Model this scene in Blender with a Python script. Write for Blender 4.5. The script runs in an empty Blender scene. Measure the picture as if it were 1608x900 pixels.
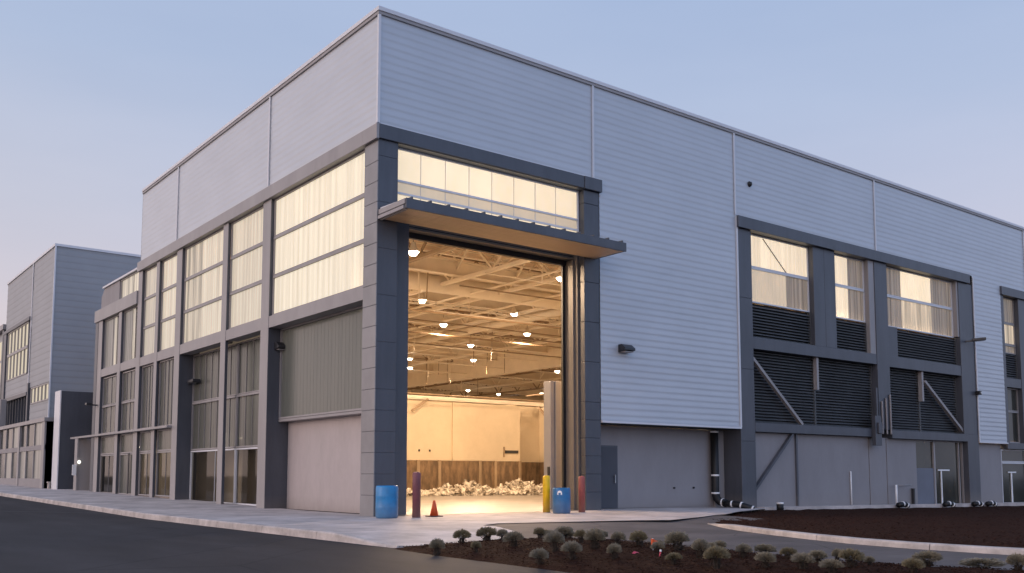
import bpy, bmesh, math, random
from mathutils import Vector
random.seed(7)
sc = bpy.context.scene
col = sc.collection
R = math.radians

# ------------------------------------------------------------------ materials
def new_mat(name):
    m = bpy.data.materials.new(name); m.use_nodes = True
    nt = m.node_tree
    for n in list(nt.nodes): nt.nodes.remove(n)
    out = nt.nodes.new('ShaderNodeOutputMaterial')
    return m, nt, out

def noise(nt, scale, detail=4, stretch=None, rough=.6):
    tc = nt.nodes.new('ShaderNodeTexCoord')
    mp = nt.nodes.new('ShaderNodeMapping')
    if stretch: mp.inputs['Scale'].default_value = stretch
    nz = nt.nodes.new('ShaderNodeTexNoise')
    nz.inputs['Scale'].default_value = scale; nz.inputs['Detail'].default_value = detail
    nz.inputs['Roughness'].default_value = rough
    nt.links.new(tc.outputs['Object'], mp.inputs['Vector'])
    nt.links.new(mp.outputs['Vector'], nz.inputs['Vector'])
    return nz

def ramp(nt, src, c0, c1, p0=.3, p1=.7):
    r = nt.nodes.new('ShaderNodeValToRGB')
    r.color_ramp.elements[0].position = p0; r.color_ramp.elements[0].color = (*c0, 1)
    r.color_ramp.elements[1].position = p1; r.color_ramp.elements[1].color = (*c1, 1)
    nt.links.new(src, r.inputs['Fac']); return r

def mat(name, c, rough=.5, metal=0., var=.12, scale=2., stretch=None, bump=0., bscale=None, bstretch=None, spec=.5, c2=None, p=(.3, .7), bdist=.02, stain=0., sscale=.35, sstretch=None, grime=0., crack=0.):
    m, nt, out = new_mat(name)
    b = nt.nodes.new('ShaderNodeBsdfPrincipled')
    nt.links.new(b.outputs[0], out.inputs['Surface'])
    nz = noise(nt, scale, 5, stretch)
    lo = tuple(x*(1-var) for x in c); hi = tuple(min(1, x*(1+var)) for x in c)
    if c2: lo, hi = c, c2
    r = ramp(nt, nz.outputs['Fac'], lo, hi, *p)
    if stain:
        n3 = noise(nt, sscale, 8, sstretch, .72)
        q = 1-stain; r3 = ramp(nt, n3.outputs['Fac'], (q, q*.985, q*.97), (1.06, 1.05, 1.04), .34, .60)
        ml = nt.nodes.new('ShaderNodeMix'); ml.data_type = 'RGBA'; ml.blend_type = 'MULTIPLY'; ml.inputs['Factor'].default_value = 1.
        nt.links.new(r.outputs[0], ml.inputs['A']); nt.links.new(r3.outputs[0], ml.inputs['B'])
        nt.links.new(ml.outputs['Result'], b.inputs['Base Color'])
    else: nt.links.new(r.outputs[0], b.inputs['Base Color'])
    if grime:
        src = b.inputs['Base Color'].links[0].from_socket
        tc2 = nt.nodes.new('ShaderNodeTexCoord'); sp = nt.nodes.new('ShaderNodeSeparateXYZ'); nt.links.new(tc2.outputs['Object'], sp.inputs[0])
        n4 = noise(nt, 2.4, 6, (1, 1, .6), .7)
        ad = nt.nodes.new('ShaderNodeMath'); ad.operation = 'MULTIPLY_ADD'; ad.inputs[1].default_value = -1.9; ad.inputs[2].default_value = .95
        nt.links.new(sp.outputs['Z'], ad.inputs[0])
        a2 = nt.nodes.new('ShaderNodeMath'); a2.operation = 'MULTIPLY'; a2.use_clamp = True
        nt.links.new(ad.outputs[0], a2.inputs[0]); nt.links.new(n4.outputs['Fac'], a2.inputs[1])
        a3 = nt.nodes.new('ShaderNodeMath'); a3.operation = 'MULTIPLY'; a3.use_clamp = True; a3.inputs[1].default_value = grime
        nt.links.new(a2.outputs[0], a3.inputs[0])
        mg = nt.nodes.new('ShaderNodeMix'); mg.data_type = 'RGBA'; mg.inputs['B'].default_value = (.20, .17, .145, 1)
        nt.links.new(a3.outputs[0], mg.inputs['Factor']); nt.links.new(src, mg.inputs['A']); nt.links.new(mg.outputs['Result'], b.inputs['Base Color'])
    b.inputs['Roughness'].default_value = rough; b.inputs['Metallic'].default_value = metal
    b.inputs['Specular IOR Level'].default_value = spec
    if crack:
        src = b.inputs['Base Color'].links[0].from_socket
        tc3 = nt.nodes.new('ShaderNodeTexCoord'); nw = noise(nt, 1.1, 4)
        mxv = nt.nodes.new('ShaderNodeMix'); mxv.data_type = 'VECTOR'; mxv.inputs['Factor'].default_value = .10
        nt.links.new(tc3.outputs['Object'], mxv.inputs['A']); nt.links.new(nw.outputs['Color'], mxv.inputs['B'])
        vo = nt.nodes.new('ShaderNodeTexVoronoi'); vo.feature = 'DISTANCE_TO_EDGE'; vo.inputs['Scale'].default_value = crack
        nt.links.new(mxv.outputs['Result'], vo.inputs['Vector'])
        rc = ramp(nt, vo.outputs['Distance'], (.45, .45, .45), (1, 1, 1), .0015, .006)
        mc = nt.nodes.new('ShaderNodeMix'); mc.data_type = 'RGBA'; mc.blend_type = 'MULTIPLY'; mc.inputs['Factor'].default_value = .8
        nt.links.new(src, mc.inputs['A']); nt.links.new(rc.outputs[0], mc.inputs['B']); nt.links.new(mc.outputs['Result'], b.inputs['Base Color'])
    if bump:
        n2 = noise(nt, bscale or scale*6, 4, bstretch)
        bp = nt.nodes.new('ShaderNodeBump'); bp.inputs['Strength'].default_value = bump; bp.inputs['Distance'].default_value = bdist
        nt.links.new(n2.outputs['Fac'], bp.inputs['Height']); nt.links.new(bp.outputs[0], b.inputs['Normal'])
    return m

def emit(name, c, s):
    m, nt, out = new_mat(name)
    e = nt.nodes.new('ShaderNodeEmission'); e.inputs[0].default_value = (*c, 1); e.inputs[1].default_value = s
    nt.links.new(e.outputs[0], out.inputs['Surface']); return m

def glass(name, tint, c0, c1, transl, clear, rough=.25, stretch=(5, 5, .12), scale=1., ior=1.5, glow=0.):
    """thin glazing: a share of clear see-through, a share of translucent body, a fresnel reflection on top"""
    m, nt, out = new_mat(name)
    nz = noise(nt, scale, 3, stretch)
    r = ramp(nt, nz.outputs['Fac'], c0, c1, .35, .65)
    tl = nt.nodes.new('ShaderNodeBsdfTranslucent'); nt.links.new(r.outputs[0], tl.inputs['Color'])
    df = nt.nodes.new('ShaderNodeBsdfDiffuse'); nt.links.new(r.outputs[0], df.inputs['Color'])
    mx = nt.nodes.new('ShaderNodeMixShader'); mx.inputs[0].default_value = transl
    nt.links.new(df.outputs[0], mx.inputs[1]); nt.links.new(tl.outputs[0], mx.inputs[2])
    tp = nt.nodes.new('ShaderNodeBsdfTransparent'); tp.inputs[0].default_value = (*tint, 1)
    m2 = nt.nodes.new('ShaderNodeMixShader'); m2.inputs[0].default_value = clear
    nt.links.new(mx.outputs[0], m2.inputs[1]); nt.links.new(tp.outputs[0], m2.inputs[2])
    gl = nt.nodes.new('ShaderNodeBsdfGlossy'); gl.inputs['Roughness'].default_value = rough
    fr = nt.nodes.new('ShaderNodeFresnel'); fr.inputs['IOR'].default_value = ior
    m3 = nt.nodes.new('ShaderNodeMixShader')
    nt.links.new(fr.outputs[0], m3.inputs[0]); nt.links.new(m2.outputs[0], m3.inputs[1]); nt.links.new(gl.outputs[0], m3.inputs[2])
    if glow:  # emission added to the pane, standing in for hall light behind it
        hs = nt.nodes.new('ShaderNodeMix'); hs.data_type = 'RGBA'; hs.blend_type = 'MULTIPLY'; hs.inputs['Factor'].default_value = 1.
        nt.links.new(r.outputs[0], hs.inputs['A']); hs.inputs['B'].default_value = (1., .925, .81, 1)
        em = nt.nodes.new('ShaderNodeEmission'); em.inputs[1].default_value = glow
        nt.links.new(hs.outputs['Result'], em.inputs[0])
        ad = nt.nodes.new('ShaderNodeAddShader'); nt.links.new(m3.outputs[0], ad.inputs[0]); nt.links.new(em.outputs[0], ad.inputs[1])
        nt.links.new(ad.outputs[0], out.inputs['Surface'])
    else: nt.links.new(m3.outputs[0], out.inputs['Surface'])
    return m

M = {}
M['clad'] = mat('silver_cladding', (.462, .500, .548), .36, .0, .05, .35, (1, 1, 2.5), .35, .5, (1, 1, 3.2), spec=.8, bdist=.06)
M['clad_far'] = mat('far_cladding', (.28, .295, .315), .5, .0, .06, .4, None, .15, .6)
M['seam'] = mat('pale_flashing', (.62, .63, .66), .4, .0, .05, 1.)
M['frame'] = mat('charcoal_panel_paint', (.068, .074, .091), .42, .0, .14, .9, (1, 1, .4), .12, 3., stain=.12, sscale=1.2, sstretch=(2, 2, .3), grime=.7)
M['frame_lt'] = mat('grey_paint_and_lit_frame', (.28, .265, .265), .45, .0, .12, .9, (1, 1, .4), .1, 3.)  # grey paint; on west-facing frames a lighter copy carrying the brighter light
M['silver'] = mat('silver_facing_panel', (.23, .225, .23), .4, .0, .18, .8, (1, 1, .8), .1, 3.)
M['jamb'] = mat('jamb_metal', (.165, .145, .13), .5, .0, .04, 1.2, (1, 1, .3))
M['black'] = mat('black_rubber', (.012, .012, .014), .5, .0, .2, 4.)
M['louver'] = mat('louver_metal', (.085, .092, .10), .4, .0, .2, 1.)
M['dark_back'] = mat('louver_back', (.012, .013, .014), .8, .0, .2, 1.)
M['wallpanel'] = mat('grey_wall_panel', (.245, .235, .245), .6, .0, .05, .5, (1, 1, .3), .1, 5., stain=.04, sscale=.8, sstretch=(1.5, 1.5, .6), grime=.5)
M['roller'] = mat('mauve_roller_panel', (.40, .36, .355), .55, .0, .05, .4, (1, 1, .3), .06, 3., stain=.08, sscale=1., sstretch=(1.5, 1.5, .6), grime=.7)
M['door'] = mat('navy_door_paint', (.050, .053, .068), .45, .0, .1, 1.)
M['bluepanel'] = mat('blue_grey_panel', (.12, .135, .175), .4, .0, .1, 1.)
M['metal'] = mat('bare_metal', (.5, .5, .5), .35, .8, .1, 3.)
M['soffit'] = mat('lamplit_tan_soffit', (.60, .43, .26), .5, .0, .1, 1.2, (.3, 2, 1))  # tan puts warm lamplight from the hall into the soffit colour
M['cream'] = mat('cream_wall', (.67, .58, .445), .7, .0, .05, .3, (1, 1, .3), .1, 2., stain=.08, sscale=.25)
M['gold'] = mat('warm_partition_board', (.52, .43, .305), .7, .0, .06, .3, (1, 1, .3), .1, 2., stain=.10, sscale=.22)
M['push'] = mat('stained_push_wall', (.075, .048, .027), .8, .0, .3, 2.2, (1.6, 1.6, .45), .4, 4., c2=(.24, .155, .085), p=(.32, .72), stain=.3, sscale=1.2)
M['steel_cream'] = mat('cream_painted_steel', (.78, .69, .56), .5, .0, .08, 1.)
M['steel_dark'] = mat('brown_steel', (.27, .19, .115), .5, .0, .2, 1.)
M['deck'] = mat('roof_deck', (.70, .56, .42), .6, .0, .3, .5, (.2, 3., 1), .2, 3.)
M['hallfloor'] = mat('hall_concrete', (.24, .215, .185), .45, .0, .16, .25, (1, 2.2, 1), .15, 3., stain=.35, sscale=.3, sstretch=(1, 2.5, 1))
M['concrete'] = mat('pavement_concrete', (.52, .465, .44), .8, .0, .12, .9, None, .25, 9., stain=.30, sscale=.45)
M['kerb'] = mat('kerb_concrete', (.50, .455, .43), .8, .0, .18, 1.5, None, .4, 12., stain=.35, sscale=1.4)
M['asphalt'] = mat('asphalt', (.030, .027, .029), .8, .0, .25, .35, (1., .22, 1), .6, 40., bdist=.008, spec=.2, crack=.22, stain=.30, sscale=.30, sstretch=(1.6, .5, 1), c2=(.057, .052, .054), p=(.3, .75))
M['asphalt_lane'] = mat('worn_asphalt', (.085, .076, .075), .8, .0, .2, .5, (.45, 1.2, 1), .6, 40., bdist=.008, spec=.25, crack=.30, stain=.30, sscale=.5, c2=(.16, .143, .138), p=(.3, .75))
M['soil'] = mat('mulch', (.022, .009, .006), .95, .0, .3, 14., None, 1., 26., bdist=.05, c2=(.072, .033, .021), p=(.35, .8), spec=.05)
M['line'] = mat('faded_line_paint', (.10, .10, .10), .8, .0, .3, 3.)
M['ground'] = mat('far_ground', (.06, .055, .05), .9, .0, .2, .05)
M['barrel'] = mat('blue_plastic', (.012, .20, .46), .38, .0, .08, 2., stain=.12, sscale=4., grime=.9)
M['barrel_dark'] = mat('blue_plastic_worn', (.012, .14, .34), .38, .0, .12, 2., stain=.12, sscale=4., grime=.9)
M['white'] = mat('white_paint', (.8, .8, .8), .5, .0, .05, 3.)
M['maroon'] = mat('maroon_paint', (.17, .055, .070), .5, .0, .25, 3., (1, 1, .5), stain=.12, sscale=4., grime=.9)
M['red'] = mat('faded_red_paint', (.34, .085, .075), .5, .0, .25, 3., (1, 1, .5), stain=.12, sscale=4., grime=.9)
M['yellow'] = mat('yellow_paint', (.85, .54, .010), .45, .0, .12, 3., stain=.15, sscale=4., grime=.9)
M['orange'] = mat('orange_plastic', (.62, .09, .02), .45, .0, .1, 4.)
M['cone_base'] = mat('cone_base_rubber', (.10, .05, .04), .7, .0, .1, 4.)
M['pipe'] = mat('black_drain_plastic', (.006, .006, .007), .55, .0, .2, 6.)
M['fix'] = mat('dark_fixture', (.022, .023, .028), .4, .0, .2, 3.)
M['leafA'] = mat('grey_green_leaf', (.165, .150, .108), .8, .0, .3, 9., spec=.2, c2=(.35, .315, .24), p=(.3, .7))
M['leafB'] = mat('olive_leaf', (.15, .128, .080), .8, .0, .3, 9., spec=.2, c2=(.30, .262, .17), p=(.3, .7))
M['leafC'] = mat('silver_leaf', (.18, .165, .125), .8, .0, .3, 9., spec=.2, c2=(.34, .31, .245), p=(.3, .7))
M['stem'] = mat('dark_stem', (.030, .022, .016), .9, .0, .3, 12.)
M['debris'] = mat('pale_debris', (.13, .095, .06), .8, .0, .3, 2.6, c2=(.62, .56, .47), p=(.36, .56))
M['pink'] = mat('pink_marking', (.55, .06, .10), .6, .0, .1, 3.)
M['roof'] = mat('roof_membrane', (.3, .3, .3), .8)
M['office'] = mat('office_wall', (.42, .38, .32), .7, .0, .1, .7)
WARM = (1., .70, .445)
M['bulb'] = emit('lamp_glow', (1., .86, .62), 26.)
M['tube'] = emit('tube_glow', (1., .86, .62), 5.)
M['cool'] = emit('white_lamp_glow', (1., .95, .85), 1.6)
# glazing
M['lit'] = glass('glowing_channel_glass', (.9, .88, .8), (.49, .46, .41), (.63, .60, .54), .90, .02, .35, (3.2, 3.2, .07), 1.6, 1.40, glow=1.25)
M['lit_b'] = glass('dimmer_glowing_glass', (.9, .88, .8), (.38, .355, .32), (.55, .52, .47), .90, .02, .35, (3.2, 3.2, .09), 1.4, 1.40, glow=1.12)  # dimmer copy for bays away from the corner, falloff put into colour
M['lit_c'] = glass('far_dimmer_glowing_glass', (.9, .88, .8), (.33, .31, .29), (.48, .455, .42), .90, .02, .35, (3., 3., .09), 1.4, 1.40, glow=1.0)  # dimmer still for the last bay, falloff put into colour
M['dull_smooth'] = glass('smooth_channel_glass', (.5, .48, .42), (.185, .205, .182), (.235, .25, .218), .40, .10, .20, (2., 2., .2), 1.2, 1.45)
M['lit_flat'] = glass('glowing_flat_glass', (.9, .88, .8), (.56, .525, .45), (.64, .60, .53), .90, .02, .3, (.6, .6, .3), 1.6, 1.40, glow=1.25)
M['lit_grey'] = glass('glowing_grey_flat_glass', (.9, .88, .8), (.40, .38, .35), (.45, .42, .38), .8, .02, .3, (.6, .6, .3), 1.6, 1.40, glow=.95)
M['lit_dim'] = glass('glowing_greyed_glass', (.8, .78, .72), (.19, .18, .165), (.56, .52, .46), .85, .05, .35, (2.6, 2.6, .10), 1.3, 1.40, glow=1.0)
M['curtain'] = glass('glowing_grey_glass', (.8, .78, .72), (.16, .157, .155), (.36, .345, .335), .6, .04, .35, (5, 5, .05), 1.5, 1.40, glow=.42)
M['dull'] = glass('dull_channel_glass', (.5, .48, .42), (.125, .137, .120), (.185, .192, .165), .40, .12, .24, (3, 3, .15), 1.4, 1.45)
M['clear'] = glass('window_glass', (.70, .68, .62), (.05, .05, .05), (.08, .08, .08), .3, .92, .04, None, 1., 1.24)
M['dark_glass'] = glass('dark_window_glass', (.45, .47, .45), (.065, .070, .064), (.10, .105, .094), .2, .45, .08, None, .6, 1.4)
M['far_lit'] = emit('lit_far_window', (1., .86, .66), .72)

# ------------------------------------------------------------------ mesh helpers
class MB:
    def __init__(s): s.bm = bmesh.new()
    def box(s, x0, x1, y0, y1, z0, z1):
        v = [s.bm.verts.new((x, y, z)) for x in (x0, x1) for y in (y0, y1) for z in (z0, z1)]
        for f in ((0,1,3,2),(4,6,7,5),(0,4,5,1),(2,3,7,6),(0,2,6,4),(1,5,7,3)): s.bm.faces.new([v[i] for i in f])
        return s
    def quad(s, *p): s.bm.faces.new([s.bm.verts.new(q) for q in p]); return s
    def poly(s, pts): s.bm.faces.new([s.bm.verts.new(q) for q in pts]); return s
    def prism(s, pts, d):
        """pts: closed outline (3D); d: extrusion vector"""
        d = Vector(d); a = [s.bm.verts.new(q) for q in pts]; b = [s.bm.verts.new(Vector(q)+d) for q in pts]
        s.bm.faces.new(a); s.bm.faces.new(list(reversed(b)))
        n = len(a)
        for i in range(n): s.bm.faces.new([a[i], a[(i+1)%n], b[(i+1)%n], b[i]])
        return s
    def tube(s, path, r, n=8, cap=True):
        rings = []; path = [Vector(q) for q in path]
        for i, q in enumerate(path):
            t = (path[min(i+1, len(path)-1)] - path[max(i-1, 0)]).normalized()
            u = t.cross(Vector((0, 0, 1)))
            if u.length < .01: u = t.cross(Vector((1, 0, 0)))
            u.normalize(); w = t.cross(u)
            rr = r[i] if isinstance(r, (list, tuple)) else r
            rings.append([s.bm.verts.new(q + (u*math.cos(k*math.tau/n) + w*math.sin(k*math.tau/n))*rr) for k in range(n)])
        for A, B in zip(rings, rings[1:]):
            for k in range(n): s.bm.faces.new([A[k], A[(k+1)%n], B[(k+1)%n], B[k]])
        if cap: s.bm.faces.new(list(reversed(rings[0]))); s.bm.faces.new(rings[-1])
        return s
    def lathe(s, prof, n=24, c=(0, 0)):
        rings = []
        for r_, z in prof:
            rings.append([s.bm.verts.new((c[0]+r_*math.cos(k*math.tau/n), c[1]+r_*math.sin(k*math.tau/n), z)) for k in range(n)])
        for A, B in zip(rings, rings[1:]):
            for k in range(n): s.bm.faces.new([A[k], A[(k+1)%n], B[(k+1)%n], B[k]])
        s.bm.faces.new(list(reversed(rings[0]))); s.bm.faces.new(rings[-1]); return s
    def bar(s, a, b, w, h=None):
        """square section bar from a to b"""
        a, b = Vector(a), Vector(b); t = (b-a).normalized(); h = h or w
        u = t.cross(Vector((0, 0, 1)))
        if u.length < .01: u = Vector((1, 0, 0))
        u.normalize(); v = u.cross(t)
        pts = [a + u*(w/2)*i + v*(h/2)*j for i, j in ((-1,-1),(1,-1),(1,1),(-1,1))]
        return s.prism(pts, b-a)
    def build(s, name, m, parent=None, smooth=False, bevel=0, out=None):
        bmesh.ops.recalc_face_normals(s.bm, faces=s.bm.faces[:])
        if out:   # open sheets: turn every face to look outward
            s.bm.normal_update(); v = Vector(out)
            bmesh.ops.reverse_faces(s.bm, faces=[f for f in s.bm.faces if f.normal.dot(v) < 0])
        me = bpy.data.meshes.new(name); s.bm.to_mesh(me); s.bm.free()
        if smooth:
            for p in me.polygons: p.use_smooth = True
        me.materials.append(M[m] if isinstance(m, str) else m)
        o = bpy.data.objects.new(name, me); col.objects.link(o)
        if parent: o.parent = parent
        if not bevel and name in ('column', 'beam', 'wall_panel', 'column_facing', 'sill', 'porch_column'): bevel = .007
        if bevel:
            bv = o.modifiers.new('bevel', 'BEVEL'); bv.width = bevel; bv.segments = 2; bv.limit_method = 'ANGLE'
        return o

def tag(o, label=None, cat=None, group=None, kind=None):
    if label: o['label'] = label
    if cat: o['category'] = cat
    if group: o['group'] = group
    if kind: o['kind'] = kind
    return o
def empty(name, loc, label, cat, group=None):
    o = bpy.data.objects.new(name, None); col.objects.link(o); o.location = loc; o.empty_display_size = .3
    return tag(o, label, cat, group)
def copy_tree(o, parent=None):
    c = o.copy(); col.objects.link(c)
    if parent: c.parent = parent
    for ch in o.children: copy_tree(ch, c)
    return c
def smooth01(a, b, x):
    t = max(0., min(1., (x-a)/(b-a))); return t*t*(3-2*t)

# face mapping: a = along the face, d = depth into the building
def P(face, a, d, z): return (a, d, z) if face == 'R' else (d, a, z)
def fbox(mb, face, a0, a1, d0, d1, z0, z1):
    if face == 'R': mb.box(a0, a1, d0, d1, z0, z1)
    else: mb.box(d0, d1, a0, a1, z0, z1)
    return mb

def rise(y): return .0125*max(0., y-6.) if y < 90 else .0125*84

# ------------------------------------------------------------------ ground
def sheet(name, xs, ys, zf, m, mats=None):
    mb = MB(); g = [[mb.bm.verts.new((x, y, zf(x, y))) for y in ys] for x in xs]
    for i in range(len(xs)-1):
        for j in range(len(ys)-1): mb.bm.faces.new([g[i][j], g[i+1][j], g[i+1][j+1], g[i][j+1]])
    return tag(mb.build(name, m), kind='structure')
def lin(a, b, n): return [a+(b-a)*i/n for i in range(n+1)]

sheet('ground', lin(-600, 600, 12), lin(-300, 900, 24), lambda x, y: -.75 + rise(y), 'ground')
sheet('road', [-60, -40, -20, -12, -8, -4.55], [-60, -40, -20, -10, 0, 6, 12, 20, 30, 40, 60, 90], lambda x, y: -.14 + rise(y), 'asphalt')

def lane_z(x, y): return -.135*smooth01(-5.1, -9.2, y) - .004
LX = lin(-4.55, 9, 28)
sheet('driveway', LX, [-60, -40, -25] + lin(-18, -4.2, 46), lambda x, y: lane_z(x, y) - .002, 'asphalt_lane')

# pavement along the left wall, with its tapering rounded tip, and the apron in front of the big door
def pave_z(x, y):
    return rise(y) + .012 - .125*smooth01(-6.2, -8.9, y)
mb = MB()
def strip_x1(y):
    if y >= -5.2: return .6
    pts = [(-5.2, -.2), (-6.2, -.28), (-7.4, -.6), (-8.0, -.95), (-8.45, -1.7), (-8.7, -2.7), (-8.95, -4.4)]
    for (ya, xa), (yb, xb) in zip(pts, pts[1:]):
        if yb <= y <= ya: return xa + (xb-xa)*(y-ya)/(yb-ya)
    return -4.4
ys = [-8.95, -8.8, -8.65, -8.5, -8.3, -8.1, -7.8, -7.4, -7, -6.6, -6.2, -5.7, -5.2]
def rows(ys, x0, x1f, n):
    g = []
    for y in ys:
        x1 = x1f(y); g.append([mb.bm.verts.new((x0+(x1-x0)*i/n, y, pave_z(0, y))) for i in range(n+1)])
    for A, B in zip(g, g[1:]):
        for i in range(n): mb.bm.faces.new([A[i], A[i+1], B[i+1], B[i]])
rows(ys, -4.42, strip_x1, 6)
rows([-5.2, -4, -3, -2, -1, 0, 2, 4, 6, 10, 15, 20, 25, 30, 40, 60, 85], -4.42, lambda y: .6, 6)
bmesh.ops.remove_doubles(mb.bm, verts=mb.bm.verts[:], dist=.001)
tag(mb.build('sidewalk', 'concrete'), kind='structure')
mb = MB()   # apron outline
ap = [(.6, .6), (.6, -5.15), (-.19, -5.2), (1.8, -5.45), (4.4, -6.1), (5.3, -6.6), (7.2, -5.9), (9.6, -4.9), (12.3, -3.2), (16.4, -1.2), (17.4, -.4), (17.4, 1.2)]
mb.poly([(x, y, .010 - max(0, x-9)*.012) for x, y in [(.62, 1.2), (.62, -5.18), (1.8, -5.45), (4.4, -6.1), (5.3, -6.6), (7.2, -5.9), (9.0, -5.1)] + [(9.0, 1.2)]])
mb.poly([(x, y, .010 - max(0, x-9)*.012) for x, y in [(9.0, 1.2), (9.0, -5.1), (9.6, -4.9), (12.3, -3.2), (16.4, -1.2), (17.4, -.4), (17.4, 1.2)]])
tag(mb.build('apron', 'concrete'), kind='structure')
# expansion joints of the pavement: shallow dark strips
mb = MB()
for y in [-6.0, -3.0, 0.0, 3.0, 6.0, 9.5, 13, 16.5, 20, 24, 28, 33, 38]:
    z = pave_z(0, y) + .004
    mb.quad((-4.40, y-.012, z), (-.02, y-.012, z), (-.02, y+.012, z), (-4.40, y+.012, z))
for x in (3.2, 6.4):
    mb.quad((x-.012, -5.0, .015), (x+.012, -5.0, .015), (x+.012, -.1, .015), (x-.012, -.1, .015))
tag(mb.build('pavement_joints', 'stem'), kind='structure')

mb = MB(); mb.quad((-7.30, 13.15, -.046), (-4.75, 10.1, -.084), (-4.75, 9.98, -.085), (-7.42, 13.15, -.046)); tag(mb.build('road_marking', 'line', ), kind='structure')
# kerbs
def kerb(name, path, w, top, bot, joint=2.6):
    """segments of concrete kerb along a path of (x, y); top/bot are functions"""
    mb = MB(); pts = [Vector((x, y, 0)) for x, y in path]
    fine = []
    for a, b in zip(pts, pts[1:]):
        n = max(1, int((b-a).length/.35))
        fine += [a+(b-a)*i/n for i in range(n)]
    fine.append(pts[-1])
    seg = []; acc = 0
    def flush(seg):
        if len(seg) < 2: return
        prev = None
        for i, q in enumerate(seg):
            t = (seg[min(i+1, len(seg)-1)]-seg[max(i-1, 0)]).normalized(); nrm = Vector((-t.y, t.x, 0))
            e = t*.009*(1 if i == 0 else -1 if i == len(seg)-1 else 0)
            zt, zb = top(q.x, q.y), bot(q.x, q.y)-.15
            q = q+e
            ring = [mb.bm.verts.new((q+nrm*o_)+Vector((0, 0, z))) for o_, z in ((0, zb), (.025, zt-.03), (.045, zt), (w, zt), (w, zb))]
            if prev:
                for k in range(5): mb.bm.faces.new([prev[k], prev[(k+1)%5], ring[(k+1)%5], ring[k]])
            else: mb.bm.faces.new(ring)
            prev = ring
        mb.bm.faces.new(list(reversed(prev)))
    for i, q in enumerate(fine):
        seg.append(q)
        if i: acc += (q-fine[i-1]).length
        if acc > joint: flush(seg); seg = [q]; acc = 0
    flush(seg)
    return tag(mb.build(name, 'kerb'), kind='structure')
kerb('kerb', [(-4.60, y) for y in (85, 60, 40, 30, 20, 10, 0, -5, -7.5, -9.0)][::-1][::-1], .19,
     lambda x, y: pave_z(x, y)+.018, lambda x, y: -.14+rise(y))
kp = [(5.95, -7.25), (5.5, -8.05), (4.95, -9.1), (4.25, -10.5), (3.6, -12.0), (3.1, -13.4), (2.85, -14.8), (2.85, -16.2), (3.0, -17.6), (3.3, -20), (3.8, -26), (4, -50)]
kerb('kerb', kp, .26, lambda x, y: -.075 + .045*smooth01(-7.2, -8.6, y), lambda x, y: lane_z(x, y))

# mulch bed on the right, sloping a little down to the wall
def bed_left(y):
    pts = [(-.42, 16.9), (-1.2, 15.6), (-3.2, 12.0), (-4.9, 9.4), (-5.85, 7.45)] + [(y_, x_+.27) for x_, y_ in kp[1:]]
    for (ya, xa), (yb, xb) in zip(pts, pts[1:]):
        if yb <= y <= ya: return xa + (xb-xa)*(y-ya)/(yb-ya)
    return 4
rnd = random.Random(3)
mb = MB(); g = []
for y in [-.42, -.8, -1.2, -1.7, -2.3, -3.0, -3.7, -4.4, -5.1, -5.8, -6.4, -7, -7.7, -8.4, -9.2, -10, -11, -12, -13, -14, -15, -16, -17, -18, -20, -24, -30, -50]:
    x0 = bed_left(y); row = []
    for i in range(61):
        f = (i/60)**1.6; x = x0+(75-x0)*f
        base = -.055 - .0118*max(0, x-4)*smooth01(-16, -1, y) - .10*smooth01(17, 8, x)*0
        edge = min(1, i/3)
        row.append(mb.bm.verts.new((x, y, base + edge*(rnd.uniform(-.02, .03)+.03))))
    g.append(row)
for A, B in zip(g, g[1:]):
    for i in range(60): mb.bm.faces.new([A[i], A[i+1], B[i+1], B[i]])
tag(mb.build('soil_bed', 'soil', smooth=True), kind='structure')

# planted island between road and driveway
near = [(-4.75, -9.15), (-4.86, -11), (-4.92, -13), (-4.95, -15), (-4.9, -18), (-4.8, -24), (-4.7, -40)]
far = [(-1.9, -8.62), (-.55, -8.85), (-.2, -9.6), (-.15, -11.5), (-.45, -13.8), (-.75, -15.6), (-.45, -17.2), (.4, -19)]
def interp(pts, y):
    for (xa, ya), (xb, yb) in zip(pts, pts[1:]):
        if yb <= y <= ya: return xa+(xb-xa)*(y-ya)/(yb-ya)
    return pts[-1][0] if y < pts[-1][1] else pts[0][0]
def isl_far(y):
    if y > -8.95: return -4.3 + (3.75)*smooth01(-9.05, -8.0, y)*0 - .0
    return interp([(-1.2, -8.95), (-.3, -9.5), (-.15, -11.5), (-.45, -13.8), (-.75, -15.6), (-.45, -17.2), (.4, -19), (1.4, -26), (1.6, -40)], y)
def isl_near(y):
    return interp([(-4.70, -8.97), (-4.86, -11), (-4.95, -15), (-4.8, -24), (-4.7, -40)], y)
# tip rows between the pavement edge and the island body
def isl_z(u, y):
    return -.132 + .115*(math.sin(math.pi*min(1, max(0, u)))**.6)*smooth01(-8.4, -10.2, y)
mb = MB(); g = []
yy = [-8.97] + lin(-9.2, -19, 70) + [-21, -24, -30, -40]
for y in yy:
    a, b = isl_near(y), isl_far(y); row = []
    for i in range(29):
        u = i/28; row.append(mb.bm.verts.new((a+(b-a)*u, y, isl_z(u, y)+(rnd.uniform(-.018, .022) if 0 < i < 28 else -.01))))
    g.append(row)
for A, B in zip(g, g[1:]):
    for i in range(28): mb.bm.faces.new([A[i], A[i+1], B[i+1], B[i]])
mb.poly([(-4.3, -8.97, -.128), (-1.2, -8.97, -.126), (-.75, -8.75, -.118), (-1.7, -8.47, -.116), (-2.7, -8.72, -.122)])
tag(mb.build('soil_bed', 'soil', smooth=True), kind='structure')
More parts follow.
